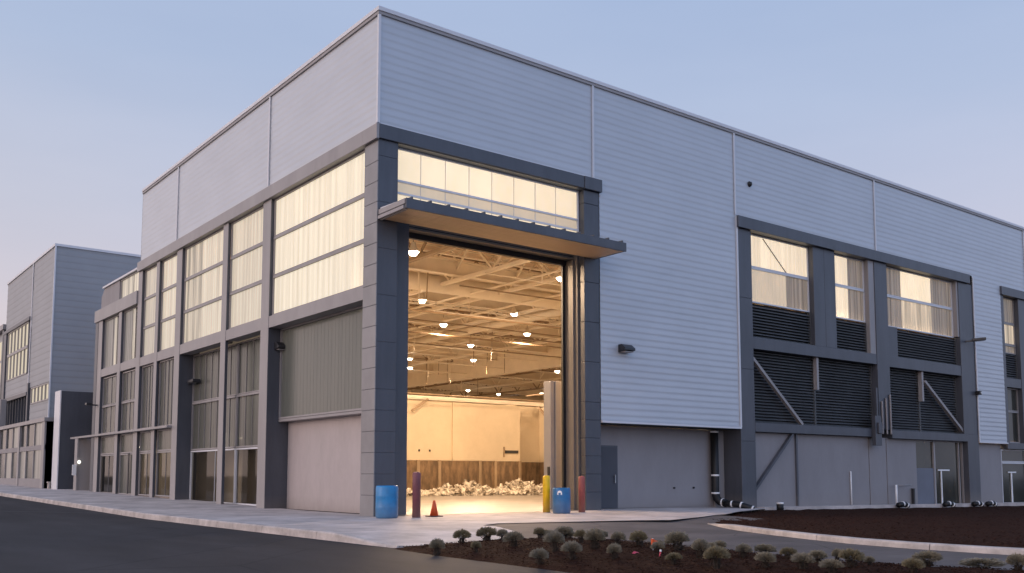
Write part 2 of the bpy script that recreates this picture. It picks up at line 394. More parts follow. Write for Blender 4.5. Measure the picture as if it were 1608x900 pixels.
# loose bark chips on both beds
mb = MB()
def chip(x, y, z, s):
    a = rnd.uniform(0, 6.28); c, s_ = math.cos(a)*s, math.sin(a)*s; t = rnd.uniform(-.4, .4)*s
    mb.bm.faces.new([mb.bm.verts.new(q) for q in ((x-c, y-s_, z+t), (x+s_*.3, y-c*.3, z+.01), (x+c, y+s_, z-t+.012), (x-s_*.3, y+c*.3, z+.016))])
for k in range(5200):
    y = rnd.uniform(-19, -9.1); a, b = isl_near(y), isl_far(y); u = rnd.uniform(.01, .99)
    chip(a+(b-a)*u, y, isl_z(u, y)+.016, rnd.uniform(.012, .035))
for k in range(3800):
    y = rnd.uniform(-18, -1.0); x0 = bed_left(y)+.15; x = x0+26*rnd.random()**1.8
    chip(x, y, -.0118*max(0, x-4)*smooth01(-16, -1, y)-.005, rnd.uniform(.015, .05))
tag(mb.build('mulch_chips', 'soil'), label='dark brown bark chips scattered over the planting beds', cat='mulch', kind='stuff')

# ------------------------------------------------------------------ main building
B = empty('warehouse', (0, 0, 0), 'large grey corrugated metal warehouse with open lit loading door at its corner', 'warehouse')

def cladding(face, a0, a1, z0, z1, d=.0, m='clad', parent=B, pitch=.235, name='wall_cladding', nd=1):
    mb = MB(); rowv = []
    z = z0; prof = []
    k0 = math.floor(z0/pitch)
    zz = k0*pitch
    while zz < z1-1e-6:
        for dz, dd in ((0, -.004), (.03, -.012), (.065, -.0135), (pitch-.09, -.006), (pitch-.03, -.002)):
            q = zz+dz
            if q < z0-1e-6: q = z0
            if q > z1: q = z1
            prof.append((q, d+dd))
        zz += pitch
    prof.append((z1, d-.004))
    cl = [prof[0]]
    for q in prof[1:]:
        if q[0]-cl[-1][0] > 1e-4: cl.append(q)
    n = max(1, int((a1-a0)/2.5))
    g = [[mb.bm.verts.new(P(face, a0+(a1-a0)*i/n, dd, q)) for q, dd in cl] for i in range(n+1)]
    for A, Bq in zip(g, g[1:]):
        for j in range(len(cl)-1): mb.bm.faces.new([A[j], Bq[j], Bq[j+1], A[j+1]])
    return mb.build(name, m, parent, smooth=True, out=(0, -1, 0) if face == 'R' else (-1, 0, 0))

XE = 66.
seamsR = [8.66, 16.42, 26.6, 41.8, 54.]
edges = [.03] + seamsR + [XE]
for a, b in zip(edges, edges[1:]): cladding('R', a+.0, b-.0, 11.68, 15.16)
cladding('R', 8.97, 16.5, 3.10, 11.68)
cladding('R', 35.68, 38.78, 2.95, 11.68)
cladding('R', 38.78, 54., 11.5, 11.68)
cladding('R', 54., XE, 2.95, 11.68)
seamsL = [7.95, 18.0]
el = [.03] + seamsL + [23.3]
for a, b in zip(el, el[1:]): cladding('L', a, b, 11.68, 15.16)
# seams and corner trim
for s in seamsR:
    z0 = 11.69
    MB().box(s-.045, s+.045, -.062, -.030, z0, 15.15).build('seam_strip', 'seam', B)
MB().box(16.44, 16.53, -.062, -.02, 3.1, 11.64).build('seam_strip', 'seam', B)
for s in (35.72,): MB().box(s-.05, s+.05, -.062, -.02, 2.95, 11.6).build('seam_strip', 'seam', B)
for s in seamsL: MB().box(-.062, -.030, s-.045, s+.045, 11.69, 15.15).build('seam_strip', 'seam', B)
MB().box(-.055, .03, -.055, .03, 11.69, 15.15).build('corner_trim', 'seam', B)
# bottom flashing under the cladding
MB().box(8.98, 16.5, -.075, .05, 3.03, 3.10).build('base_flashing', 'seam', B)
MB().box(35.68, 38.78, -.075, .05, 2.88, 2.95).build('base_flashing', 'seam', B)
mb = MB(); mb.box(.06, 8.96, -.055, .02, 11.655, 11.69); mb.box(-.055, .02, .06, 23.3, 11.655, 11.69); mb.build('base_flashing', 'seam', B)
# parapet coping
mb = MB(); mb.box(-.09, XE, -.09, .30, 15.16, 15.30); mb.box(-.09, .30, .30, 23.3, 15.16, 15.30)
mb.build('parapet_cap', 'seam', B, bevel=.015)
mb = MB(); mb.box(-.064, XE, -.064, .0, 15.06, 15.15); mb.box(-.064, 0, .0, 23.3, 15.06, 15.15); mb.build('parapet_trim', 'frame_lt', B)
mb = MB(); mb.box(.3, XE, .3, 23.2, 14.7, 14.8); mb.build('roof', 'roof', B)
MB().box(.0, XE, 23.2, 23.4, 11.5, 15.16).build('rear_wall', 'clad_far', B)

# --- corner column and big door surround (right face)
def stacked(mb, face, a0, a1, d0, d1, z0, z1, step=1.05, gap=.014, jit=0):
    """paneled column: panels with real open joints in front of a core"""
    fbox(mb, face, a0+.02, a1-.02, d0+.02, d1-.001, z0, z1)
    z = z0
    while z < z1-.01:
        t = min(z1, z+step); fbox(mb, face, a0, a1, d0, d0+.03, z+gap/2, t-gap/2)
        # side returns
        z = t
mb = MB()
mb.box(.02, .68, .02, .79, 0, 11.66)
z = 0
while z < 11.6:
    st = .62 if z < 3.6 else 1.4
    t = min(11.66, z+st); mb.box(.035, .70, 0, .80, z+.004, t-.004); z = t
mb.build('column', 'frame', B, bevel=.004)
mb = MB(); z = 0
while z < 11.6:
    t = min(11.66, z+.62); mb.box(0, .033, .0, .80, z+.006, t-.006); z = t
mb.build('column_facing', 'silver', B, bevel=.006)
MB().box(.70, 1.385, .45, .80, 0, 9.02).build('door_jamb', 'frame', B)
# right side: stepped jamb and column
mb = MB(); mb.box(8.26, 8.94, .02, .6, 0, 11.20)
z = 0
while z < 11.1:
    st = .62 if z < 3.6 else 1.4
    t = min(11.20, z+st); mb.box(8.24, 8.96, 0, .6, z+.007, t-.007); z = t
mb.build('column', 'frame', B, bevel=.012)
MB().box(8.17, 8.24, .30, .95, 0, 9.3).build('door_jamb', 'jamb', B)
MB().box(8.10, 8.17, .45, .95, 0, 8.75).build('door_jamb', 'jamb', B)
MB().box(7.98, 8.10, .86, .95, 0, 8.75).build('door_seal', 'black', B)
# head over the opening
MB().box(.70, 8.24, -.04, .5, 11.20, 11.655).build('beam', 'frame', B)
MB().box(8.20, 9.02, -.12, .5, 11.21, 11.66).build('beam_cap', 'frame', B, bevel=.01)
MB().box(.0, 8.20, -.09, .0, 11.22, 11.66).build('beam_cap', 'frame', B, bevel=.01)
MB().box(.70, 8.24, .28, .80, 9.02, 9.38).build('door_head', 'jamb', B)
MB().box(1.385, 8.17, .45, .80, 8.78, 9.02).build('door_head', 'jamb', B)
MB().box(1.385, 8.17, .80, .95, 8.60, 8.86).build('door_seal', 'black', B)
MB().box(1.385, 8.10, .44, .45, 8.84, 8.87).build('door_seal', 'black', B)

# --- generic window: frame mesh with panes as sub-parts
def channel_pane(face, a0, a1, z0, z1, d, m, parent, pitch=.26, depth=.014):
    depth = .006 if str(m).startswith('dull') else depth
    mb = MB(); pts = []; a = a0; rr = random.Random(int(a0*91+z0*37))
    while a < a1-.02:
        w = min(pitch*rr.uniform(.85, 1.15), a1-a)
        pts += [(a, d), (a+w*.82, d), (a+w*.86, d+depth), (min(a+w*.97, a1), d+depth)]
        a += w
    pts.append((a1, d))
    lo = [mb.bm.verts.new(P(face, q[0], q[1], z0)) for q in pts]; hi = [mb.bm.verts.new(P(face, q[0], q[1], z1)) for q in pts]
    for i in range(len(pts)-1): mb.bm.faces.new([lo[i], lo[i+1], hi[i+1], hi[i]])
    return mb.build('pane', m, parent, out=(0, -1, 0) if face == 'R' else (-1, 0, 0))
def flat_pane(face, a0, a1, z0, z1, d, m, parent):
    mb = MB(); mb.quad(P(face, a0, d, z0), P(face, a1, d, z0), P(face, a1, d, z1), P(face, a0, d, z1))
    return mb.build('pane', m, parent, out=(0, -1, 0) if face == 'R' else (-1, 0, 0))

def window(face, a0, a1, z0, z1, d, bars_z=(), bars_a=(), fm='frame_lt', panes=None, pm='lit', channel=True, t=.06, name='window', parent=B, bw=.07):
    bars_z = sorted(bars_z); mb = MB()
    fbox(mb, face, a0, a0+t, d-.04, d+.08, z0, z1); fbox(mb, face, a1-t, a1, d-.04, d+.08, z0, z1)
    fbox(mb, face, a0+t, a1-t, d-.05, d+.08, z0, z0+t); fbox(mb, face, a0+t, a1-t, d-.04, d+.08, z1-t, z1)
    for zb in bars_z: fbox(mb, face, a0+t, a1-t, d-.06, d+.06, zb-bw, zb+bw*.2); fbox(mb, face, a0+t, a1-t, d-.035, d+.05, zb+bw*.45, zb+bw)
    zs = [z0+t] + bars_z + [z1-t]
    for ab in bars_a:
        for q0, q1 in zip(zs, zs[1:]):
            fbox(mb, face, ab-.006, ab+.006, d-.006, d+.03, q0+(bw if q0 in bars_z else 0)+.001, q1-(bw if q1 in bars_z else 0)-.001)
    w = mb.build(name, fm, parent)
    if panes is None: panes = [(a0+t, a1-t, pm)]
    for q0, q1 in zip(zs, zs[1:]):
        for pa0, pa1, pmat in panes:
            mm = pmat[zs.index(q0)] if isinstance(pmat, (list, tuple)) else pmat
            if channel: channel_pane(face, pa0, pa1, q0, q1, d+.02, mm, w)
            else: flat_pane(face, pa0, pa1, q0, q1, d+.02, mm, w)
    return w

# clerestory above the canopy
window('R', .71, 8.23, 9.40, 11.20, .30, (9.78, 10.16), lin(1.7, 7.2, 6), 'seam', [(.77, 8.17, ['lit_flat', 'lit_grey', 'lit_flat'])], channel=False, bw=.035)

# --- canopy over the door
mb = MB(); mb.box(.10, 8.72, -1.50, -.01, 8.80, 8.98); mb.box(.10, .16, -1.46, -.02, 8.735, 8.80)
c_ = mb.build('canopy', 'frame_lt', B)
MB().box(.06, 8.76, -1.56, -1.50, 8.76, 9.06).build('canopy_fascia', 'frame', B, bevel=.008)
mb = MB(); mb.box(.04, .10, -1.50, -.01, 8.90, 9.05); mb.box(.02, .10, -1.46, -.01, 8.76, 8.86); mb.build('canopy_fascia', 'frame_lt', B)
mb = MB(); mb.box(8.72, 8.78, -1.50, -.01, 8.78, 9.05); mb.build('canopy_fascia', 'frame', B)
mb = MB(); mb.prism([(.10, -1.52, 9.062), (.10, -.01, 9.12), (.10, -.01, 8.985), (.10, -1.49, 8.985)], (8.62, 0, 0)); mb.build('canopy_roof', 'seam', B)
for k in range(14):
    x = .25+k*.64
    MB().prism([(x-.03, -1.57, 9.06), (x+.03, -1.57, 9.06), (x+.018, -1.57, 9.115), (x-.018, -1.57, 9.115)], (0, 1.55, .06)).build('canopy_rib', 'frame', B)
mb = MB()
for k in range(28):
    x = .18+k*.305
    mb.box(x, min(x+.298, 8.71), -1.48, -.02, 8.782, 8.797)
mb.build('canopy_soffit', 'soffit', B)

# --- recessed grey bay under the cladding
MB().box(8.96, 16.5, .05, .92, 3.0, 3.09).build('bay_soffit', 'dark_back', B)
MB().box(8.96, 16.50, .92, 1.05, -.15, 3.0).build('wall_panel', 'wallpanel', B)
MB().box(15.9, 16.5, .86, .92, -.15, 3.0).build('wall_panel', 'frame_lt', B)
d_ = MB().box(9.72, 10.55, .87, .92, .02, 2.22).build('door', 'door', B)
mb = MB(); mb.box(10.40, 10.43, .80, .83, .92, 1.22); mb.box(10.40, 10.43, .83, .87, .93, .96); mb.box(10.40, 10.43, .83, .87, 1.18, 1.21); mb.build('handle', 'metal', d_)
MB().box(9.66, 10.62, .90, .918, .0, 2.28).build('door_frame', 'frame', B)
mb = MB()
for x in (13.6, 14.7): mb.tube([(x, .86, .72), (x, .93, .72)], .035, 10)
mb.build('wall_outlet', 'black', B)

# --- framed bay on the right face
F = 'frame'
mb = MB(); stacked(mb, 'R', 16.5, 17.40, -.02, 1.0, -.35, 11.18, 2.9); mb.build('column', F, B)
mb = MB(); fbox(mb, 'R', 26.42, 27.45, -.02, .5, 3.32, 11.18); mb.build('column', F, B)
mb = MB(); fbox(mb, 'R', 34.18, 35.15, -.02, .5, 3.3, 11.18); fbox(mb, 'R', 34.52, 35.66, -.012, .6, -.6, 3.3); fbox(mb, 'R', 35.15, 35.66, .0, .5, 3.3, 11.18); mb.build('column', F, B)
mb = MB(); mb.box(16.46, 35.2, -.16, .5, 11.18, 11.655); mb.build('beam_cap', F, B, bevel=.012)
for x0, x1 in ((21.66, 23.28),): 
    mb = MB(); mb.box(x0, (x0+x1)/2-.006, .0, .5, 6.80, 11.18); mb.box((x0+x1)/2+.006, x1, .0, .5, 6.80, 11.18); mb.build('column', F, B)
mb = MB(); mb.box(25.96, 26.42, .015, .5, 6.80, 11.18); mb.build('column', 'frame_lt', B)
mb = MB(); mb.box(34.02, 34.18, .015, .5, 8.3, 11.18); mb.build('column', 'frame_lt', B)
mb = MB(); mb.box(17.40, 26.42, .0, .5, 6.32, 6.80); mb.build('beam', F, B)
mb = MB(); mb.box(27.45, 34.18, .0, .5, 6.28, 6.80); mb.build('beam', F, B)
mb = MB(); mb.box(17.40, 26.42, -.03, .5, 2.95, 3.32); mb.build('beam', F, B)
mb = MB(); mb.box(27.45, 34.52, -.03, .5, 2.92, 3.30); mb.build('beam', F, B)
# upper windows over louvers
window('R', 17.42, 21.66, 8.28, 11.17, .28, (9.76,), (), 'seam', [(17.48, 20.1, ['lit_grey', 'lit']), (20.1, 21.6, ['curtain', 'lit'])])
window('R', 23.28, 25.96, 8.25, 11.17, .28, (9.76,), (), 'seam', [(23.34, 23.75, 'lit_dim'), (23.75, 24.7, 'lit'), (24.7, 25.9, 'curtain')])
window('R', 27.46, 34.02, 8.25, 11.17, .28, (9.76,), (), 'seam', [(27.52, 29.2, 'curtain'), (29.2, 32.0, ['lit_dim', 'lit_flat']), (32.0, 33.96, 'curtain')])
MB().bar((18.55, .27, 11.08), (20.1, .27, 9.82), .03).build('brace', 'frame', B)
def louver(a0, a1, z0, z1, d, pitch=.125, name='louver'):
    mb = MB(); z = z0+.04
    while z < z1-.06:
        mb.prism([(a0, d, z), (a0, d-.002+.0, z+.018), (a0, d+.12, z+.10), (a0, d+.12, z+.082)], (a1-a0, 0, 0)); z += pitch
    fbox(mb, 'R', a0, a0+.03, d-.02, d+.14, z0, z1); fbox(mb, 'R', a1-.03, a1, d-.02, d+.14, z0, z1)
    o = mb.build(name, 'louver', B)
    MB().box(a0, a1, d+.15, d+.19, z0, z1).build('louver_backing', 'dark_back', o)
    return o
louver(17.42, 21.66, 6.80, 8.27, .22); louver(23.28, 25.96, 6.80, 8.24, .22); louver(28.42, 34.18, 6.80, 8.24, .22)
MB().box(27.45, 28.42, .10, .4, 6.80, 8.24).build('wall_panel', F, B)
louver(17.40, 21.95, 3.32, 6.32, .32); louver(21.98, 26.42, 3.32, 6.32, .32)
louver(27.45, 30.55, 3.30, 6.28, .32); louver(30.58, 34.18, 3.30, 6.28, .32)
MB().bar((17.46, .12, 5.95), (20.70, .12, 3.34), .15, .12).build('brace', 'frame_lt', B)
MB().bar((30.7, .12, 5.80), (34.4, .12, 3.34), .17, .13).build('brace', 'frame_lt', B)
MB().box(30.48, 30.64, .10, .3, 4.8, 6.28).build('brace', 'frame_lt', B)
MB().box(21.88, 22.02, .12, .3, 4.9, 6.32).build('brace', 'frame_lt', B)
# ground storey of that bay
for a, b, m_ in ((17.40, 20.32, 'wallpanel'), (20.38, 25.82, 'wallpanel'), (25.88, 27.28, 'wallpanel'), (27.34, 29.9, 'wallpanel')):
    MB().box(a, b, .22, .4, -.6, 2.94).build('wall_panel', m_, B)
MB().box(17.40, 34.52, .40, .46, -.6, 2.95).build('wall_panel', 'dark_back', B) if False else None
MB().bar((20.0, .12, 2.92), (17.44, .12, .62), .15, .1).build('brace', F, B)
mb = MB(); mb.box(20.30, 20.40, .14, .22, -.3, 2.94); mb.build('brace', F, B)
w_ = window('R', 29.92, 34.50, -.35, 2.92, .30, (), (), 'frame_lt', [(29.98, 31.6, 'dark_glass'), (31.7, 34.1, 'dark_glass')], channel=False)
for a, b in ((31.58, 31.72), (34.02, 34.10)): MB().box(a, b, .24, .36, -.28, 2.86).build('mullion', 'frame_lt', w_)
MB().box(30.0, 31.56, .27, .30, -.28, 1.55).build('lower_panel', 'bluepanel', w_)
mb = MB(); mb.box(32.25, 32.34, .26, .30, -.28, 1.42); mb.box(32.0, 33.1, .26, .30, 1.42, 1.49); mb.build('t_post', 'white', w_)  # white T shape set in front of the glass
# column box with conduits
mb = MB(); mb.box(25.75, 26.25, -.22, -.03, 2.55, 3.9); mb.box(25.9, 26.2, -.30, -.22, 3.1, 3.6); mb.box(26.0, 26.12, -.16, -.05, 3.9, 5.2); mb.build('conduit_box', 'frame', B, bevel=.01)
mb = MB()
for x in (26.6, 26.95, 27.3): mb.tube([(x, -.07, 3.1), (x, -.07, 4.6+.5*(x-26.6))], .045, 8)
mb.build('conduit', 'frame_lt', B)
# end bay
mb = MB(); mb.box(38.74, 54., -.12, .5, 11.05, 11.5); mb.build('beam_cap', F, B)
mb = MB(); mb.box(38.78, 39.10, -.0, .5, 2.95, 11.05); mb.build('column', F, B)
mb = MB(); mb.box(40.85, 41.9, -.0, .5, 2.95, 11.05); mb.build('column', F, B)
mb = MB(); mb.box(47.0, 54., -.0, .5, 2.95, 11.05); mb.build('column', F, B)
mb = MB(); mb.box(39.10, 40.85, .02, .5, 6.0, 6.5); mb.box(41.9, 47., .02, .5, 6.0, 6.5); mb.build('beam', F, B)
mb = MB(); mb.box(38.78, 54., -.04, .5, 2.62, 2.95); mb.build('beam', F, B)
window('R', 39.11, 40.84, 7.9, 11.04, .28, (9.6, 8.4), (), 'frame_lt', [(39.17, 40.78, ['curtain', 'lit_dim', 'curtain'])])
louver(39.11, 40.84, 6.52, 7.88, .22)
window('R', 39.11, 40.84, 2.97, 5.98, .28, (4.7,), (), 'frame_lt', pm='dark_glass', channel=False)
window('R', 41.92, 46.98, 6.52, 11.04, .28, (9.6, 8.4), (), 'frame_lt', pm='curtain')
window('R', 41.92, 46.98, 2.97, 5.98, .28, (4.7,), (), 'frame_lt', pm='dark_glass', channel=False)
for a, b in ((35.66, 38.5), (41.4, 47.), (47.06, 54.), (54.06, 66.)):
    MB().box(a, b, .22, .4, -.9, 2.62 if a > 38 else 2.88).build('wall_panel', 'wallpanel', B)
w2 = window('R', 38.56, 41.38, -.4, 2.60, .28, (1.9,), (), 'seam', pm='dark_glass', channel=False)
mb = MB(); mb.box(39.6, 39.72, .24, .28, -.3, 1.33); mb.box(39.3, 40.2, .24, .28, 1.33, 1.4); mb.build('t_post', 'white', w2)  # second white T shape, also in front of its glass
# concrete plinth along the wall base
mb = MB()
n = 24
for i in range(n):
    a, b = 17.4+(66-17.4)*i/n, 17.4+(66-17.4)*(i+1)/n
    za, zb = -.06-.010*(a-17.4)*.9, -.06-.010*(b-17.4)*.9
    mb.prism([(a, -.40, -1.2), (b, -.40, -1.2), (b, -.40, zb), (a, -.40, za)], (0, .61, 0))
bmesh.ops.remove_doubles(mb.bm, verts=mb.bm.verts[:], dist=.0001)
mb.build('plinth', 'concrete', B)

# --- left face
FL = 'frame_lt'
# columns (a = y)
def colL(y0, y1, z0, z1, d0=-.0, d1=.9, m='frame'):
    c = fbox(MB(), 'L', y0, y1, d0+.02, d1, z0, z1).build('column', m, B)
    fbox(MB(), 'L', y0-.006, y1+.006, d0-.004, d0+.018, z0, z1).build('column_facing', 'frame_lt', B)  # lighter west facing: brighter sky light put into the column colour
    return c
colL(7.74, 8.42, 0, 11.18); colL(11.86, 12.36, .0, 11.18, d1=.12); colL(17.25, 17.92, 0, 11.18); colL(20.38, 20.80, .1, 11.18, d1=.12)
colL(23.02, 23.62, .15, 11.18, d1=.14); colL(26.35, 26.85, .2, 9.62, d1=.12); colL(29.98, 30.75, .2, 9.62, d1=.3)
mb = MB(); mb.box(-.10, -.004, -.09, .80, 11.19, 11.655); mb.box(-.10, .5, .80, 23.62, 11.19, 11.655); mb.build('beam_cap', 'frame_lt', B, bevel=.012)
def beamL(ys, z0, z1, d0=.012, d1=.5):
    for a, b in ys: fbox(MB(), 'L', a, b, d0, d1, z0, z1).build('beam', 'frame_lt', B)
beamL([(.8, 7.74), (8.42, 11.86), (12.36, 17.25), (17.92, 20.38), (20.80, 23.02)], 6.46, 6.88)
beamL([(23.62, 26.35), (26.85, 29.98)], 6.50, 6.92)
mb = MB(); mb.box(-.08, .55, 23.63, 31.4, 9.62, 10.28); mb.build('beam_cap', 'frame_lt', B, bevel=.012)
ups = [(.82, 7.73, 'lit'), (8.43, 11.85, 'lit_b'), (12.37, 17.24, 'lit_dim'), (17.93, 20.37, 'lit_b'), (20.81, 23.01, 'lit_c')]
for a, b, pm in ups:
    pn = [(a+.06, b-.06, pm)]
    if pm == 'lit_dim': pn = [(a+.06, b-2.1, 'lit_b'), (b-2.1, b-.06, 'lit_dim')]
    window('L', a, b, 6.89, 11.18, .16, (9.76, 8.33), (), FL, pn)
for a, b in ((23.64, 26.34), (26.87, 29.96)):
    window('L', a, b, 6.93, 9.61, .16, (), ((a+b)/2,), FL, [(a+.06, a+.9, 'clear'), (a+.9, a+1.35, 'lit_dim'), (a+1.35, b-.06, 'curtain')])
# lower storey glazing behind the columns
w = window('L', .82, 7.72, 3.20, 6.46, .50, (), (), FL, pm='dull_smooth')
mb = MB(); mb.box(.46, .90, .82, 7.72, 3.10, 3.19); mb.build('sill', FL, B)
MB().box(.84, .90, .82, 7.72, .012, 3.10).build('roller_door', 'roller', B)
for a2, b2 in ((8.44, 12.09), (12.13, 17.23)):
    window('L', a2, b2, 2.28, 6.45, .66, (4.35,), lin(a2+.8, b2-.8, max(2, int((b2-a2)/1.0))), FL, pm='dull')
    window('L', a2, b2, .06, 2.26, .66, (), ((a2+b2)/2-.3, ), 'seam', [(a2+.06, b2-.06, 'clear')], channel=False)
for a, b in ((17.94, 20.36), (20.82, 23.0), (23.64, 26.33), (26.87, 29.96)):
    window('L', a, b, 3.40, 6.45, .18, (4.9,) if a > 23 else (), lin(a+.7, b-.7, 2), FL, pm='dull')
    window('L', a, b, 2.30, 3.28, .18, (), (), FL, pm='dull')
    window('L', a, b, .25, 2.28, .18, (), ((a+b)/2,), FL, [(a+.06, b-.06, 'clear' if a != 23.64 else 'dull')], channel=False)
# door leaf line in one of the far bays
MB().box(.10, .14, 24.6, 24.75, .3, 2.3).build('mullion', 'fix', B)
# thin slab canopy
mb = MB(); mb.box(-.22, .2, 17.93, 35.2, 3.29, 3.39); mb.build('slab_canopy', 'frame_lt', B)
# set-back upper storey at the far end
MB().box(.62, 8., 23.4, 28.6, 10.2, 11.68).build('setback_wall', 'frame_lt', B)
ws = window('L', 23.7, 28.5, 10.3, 11.66, .52, (), (26.3,), FL, [(23.76, 28.44, 'lit_dim')])
MB().prism([(.45, 28.6, 10.2), (.45, 32.2, 10.2), (.45, 32.2, 11.25), (.45, 31.6, 11.68), (.45, 28.6, 11.68)], (7.5, 0, 0)).build('setback_wall', 'wallpanel', B)
mb = MB(); mb.box(.36, 8.1, 23.4, 31.7, 11.68, 11.78); mb.build('setback_cap', 'seam', B)
MB().box(.2, 8.0, 23.4, 31.3, 10.05, 10.2).build('roof', 'roof', B)
MB().box(.6, 8.0, 30.75, 31.3, .2, 10.05).build('end_wall', 'frame_lt', B)
MB().box(-.02, .6, 30.752, 31.3, .2, 9.62).build('end_wall', 'frame', B)
# rooms behind the lower glazing
mb = MB()
mb.box(1.20, 1.28, .8, 2.5, 0, 6.44); mb.box(1.20, 2.28, 2.5, 2.56, 0, 6.44); mb.box(2.20, 2.28, 2.56, 31., 0, 10.0)
mb.box(.9, 2.2, 2.56, 31., 6.40, 6.44); mb.box(.7, 2.2, 8.4, 31., 2.9, 2.98)
for y in (8.1, 12.1, 17.6, 23.3, 30.9): mb.box(.92, 2.2, y-.05, y+.05, .0, 6.40)
mb.box(.6, 2.2, 23.25, 23.35, 6.44, 10.)
mb.build('room_wall', 'office', B)
mb = MB(); mb.box(.74, 2.2, 8.45, 17.2, .02, .06); mb.box(.30, 2.2, 17.95, 31., .18, .24); mb.build('room_floor', 'concrete', B)

# ------------------------------------------------------------------ interior of the hall
mb = MB(); mb.quad((.7, -.02, .016), (8.3, -.02, .016), (8.3, .9, .016), (.7, .9, .016)); mb.quad((.9, .9, .016), (62, .9, .016), (62, 23.3, .016), (.9, 23.3, .016)); mb.quad((8.9, 23.3, .016), (62, 23.3, .016), (62, 78, .016), (8.9, 78, .016))
tag(mb.build('hall_floor', 'hallfloor'), kind='structure')
mb = MB(); mb.quad((.3, .3, 11.62), (62, .3, 11.62), (62, 23.3, 11.62), (.3, 23.3, 11.62)); mb.quad((8.9, 23.3, 11.62), (62, 23.3, 11.62), (62, 78, 11.62), (8.9, 78, 11.62)); mb.build('roof_deck', 'deck', B)
mb = MB()
mb.box(62, 62.2, .4, 78, 0, 11.6); mb.box(9, 62, 78, 78.2, 0, 11.6); mb.box(8.8, 9, 31.3, 78, 0, 11.6)
mb.box(9.0, 62, .52, .58, 3.1, 6.6); mb.box(17.4, 29.9, .52, .58, -.2, 3.1); mb.box(34.5, 62, .7, .76, -.2, 3.1)
mb.box(9.0, 17.0, .6, .66, 6.6, 11.6)
mb.box(35.2, 39, .6, .66, 6.6, 11.6)
mb.box(29.7, 34.7, 2.4, 2.5, -.6, 3.2); mb.box(29.7, 29.8, .77, 2.4, -.6, 3.2); mb.box(34.6, 34.7, .77, 2.4, -.6, 3.2); mb.box(29.8, 34.6, .6, 2.4, 3.1, 3.2)
mb.box(8.18, 9.0, .955, 1.02, 0, 11.6); mb.box(.6, 8.8, 23.2, 23.3, 0, 11.6)
mb.build('hall_wall', 'cream', B)
MB().box(8.8, 62.2, 23.42, 78.2, 11.64, 12.0).build('roof', 'roof', B)
# partition with push wall
mb = MB()
mb.box(10., 18.95, 24., 24.25, 2.1, 5.70); mb.box(18.95, 24.17, 23.9, 24.25, 2.1, 5.66); mb.box(24.17, 27.5, 26.0, 26.25, 2.1, 5.85); mb.box(27.5, 27.75, 16., 26.25, 2.1, 5.8); mb.box(24.0, 24.17, 24.25, 26., 2.1, 5.8)
mb.build('partition_wall', 'gold', B)
mb = MB()
mb.box(10., 24.17, 23.80, 24.25, 0, 2.08); mb.box(24.17, 27.4, 25.9, 26.25, 0, 2.08); mb.box(27.4, 27.75, 16., 26.25, 0, 2.08)
mb.build('push_wall', 'push', B)
for x in (11.5, 14.2, 16.4, 17.9, 20.9, 22.1, 24.05):
    MB().box(x-.10, x+.10, 23.72, 23.80, 0, 2.1).build('wall_post', 'steel_dark', B)
MB().box(10., 27.6, 23.86, 24.2, 5.72, 5.95).build('girder', 'steel_cream', B)
for a, b in (((15.9, 23.7, 5.0), (17.0, 23.7, 5.75)), ((24.4, 25.8, 5.1), (25.2, 25.8, 5.9)), ((27.2, 25.0, 5.2), (27.2, 25.8, 5.9))):
    MB().bar(a, b, .12).build('brace', 'steel_dark', B)
MB().box(22.95, 24.0, 23.84, 23.90, 2.60, 2.78).build('rail_bracket', 'black', B)
MB().box(22.82, 22.88, 23.80, 23.90, 2.35, 3.0).build('rail_bracket', 'steel_dark', B)
mb = MB(); mb.box(16.55, 16.63, 23.94, 24.0, 2.62, 2.74); mb.box(17.3, 17.38, 23.94, 24.0, 2.62, 2.74); mb.build('wall_outlet', 'black', B)
# inner door guard column
mb = MB(); mb.box(7.95, 8.12, 1.5, 1.9, 0, 4.55); mb.box(8.12, 8.55, 1.45, 1.85, 0, 4.55); mb.build('guard_column', 'frame_lt', B, bevel=.015)
MB().box(7.93, 7.96, 1.56, 1.68, 1.2, 1.5).build('switch_box', 'black', B)
# roof structure: beams along X with open webs, trusses along Y, pipes and ducts
def web_joist(y, x0, x1, zb, zt, m='steel_dark', step=1.25, chord=.09):
    mb = MB(); mb.box(x0, x1, y-.06, y+.06, zb, zb+chord); mb.box(x0, x1, y-.06, y+.06, zt-chord, zt)
    x = x0; k = 0
    while x < x1-step:
        a, b = ((x, y, zb+.05), (x+step, y, zt-.05)) if k % 2 == 0 else ((x, y, zt-.05), (x+step, y, zb+.05))
        mb.bar(a, b, .055); x += step; k += 1
    return mb.build('roof_joist', m, B)
for y in (3., 4.6, 6.2, 7.3, 8.6, 11.2, 12.6, 14., 17.2, 18.6, 20., 23.6, 25., 26.4, 29.5, 31, 32.5, 36, 38, 40, 46, 48, 52, 54, 60, 64, 70): web_joist(y, .9 if y < 31 else 9.1, 61.5, 10.35+.15*math.sin(y), 11.55, 'steel_dark' if int(y*2) % 5 == 0 else 'steel_cream', 1.3, .05)
for y in (10., 15.9, 22., 28., 34., 43., 50., 57., 66.):
    mb = MB(); x0 = .9 if y < 31 else 9.1
    mb.box(x0, 61.5, y-.18, y+.18, 9.98, 10.02); mb.box(x0, 61.5, y-.02, y+.02, 10.02, 10.6); mb.box(x0, 61.5, y-.18, y+.18, 10.6, 10.64)
    mb.build('roof_beam', 'steel_cream', B)
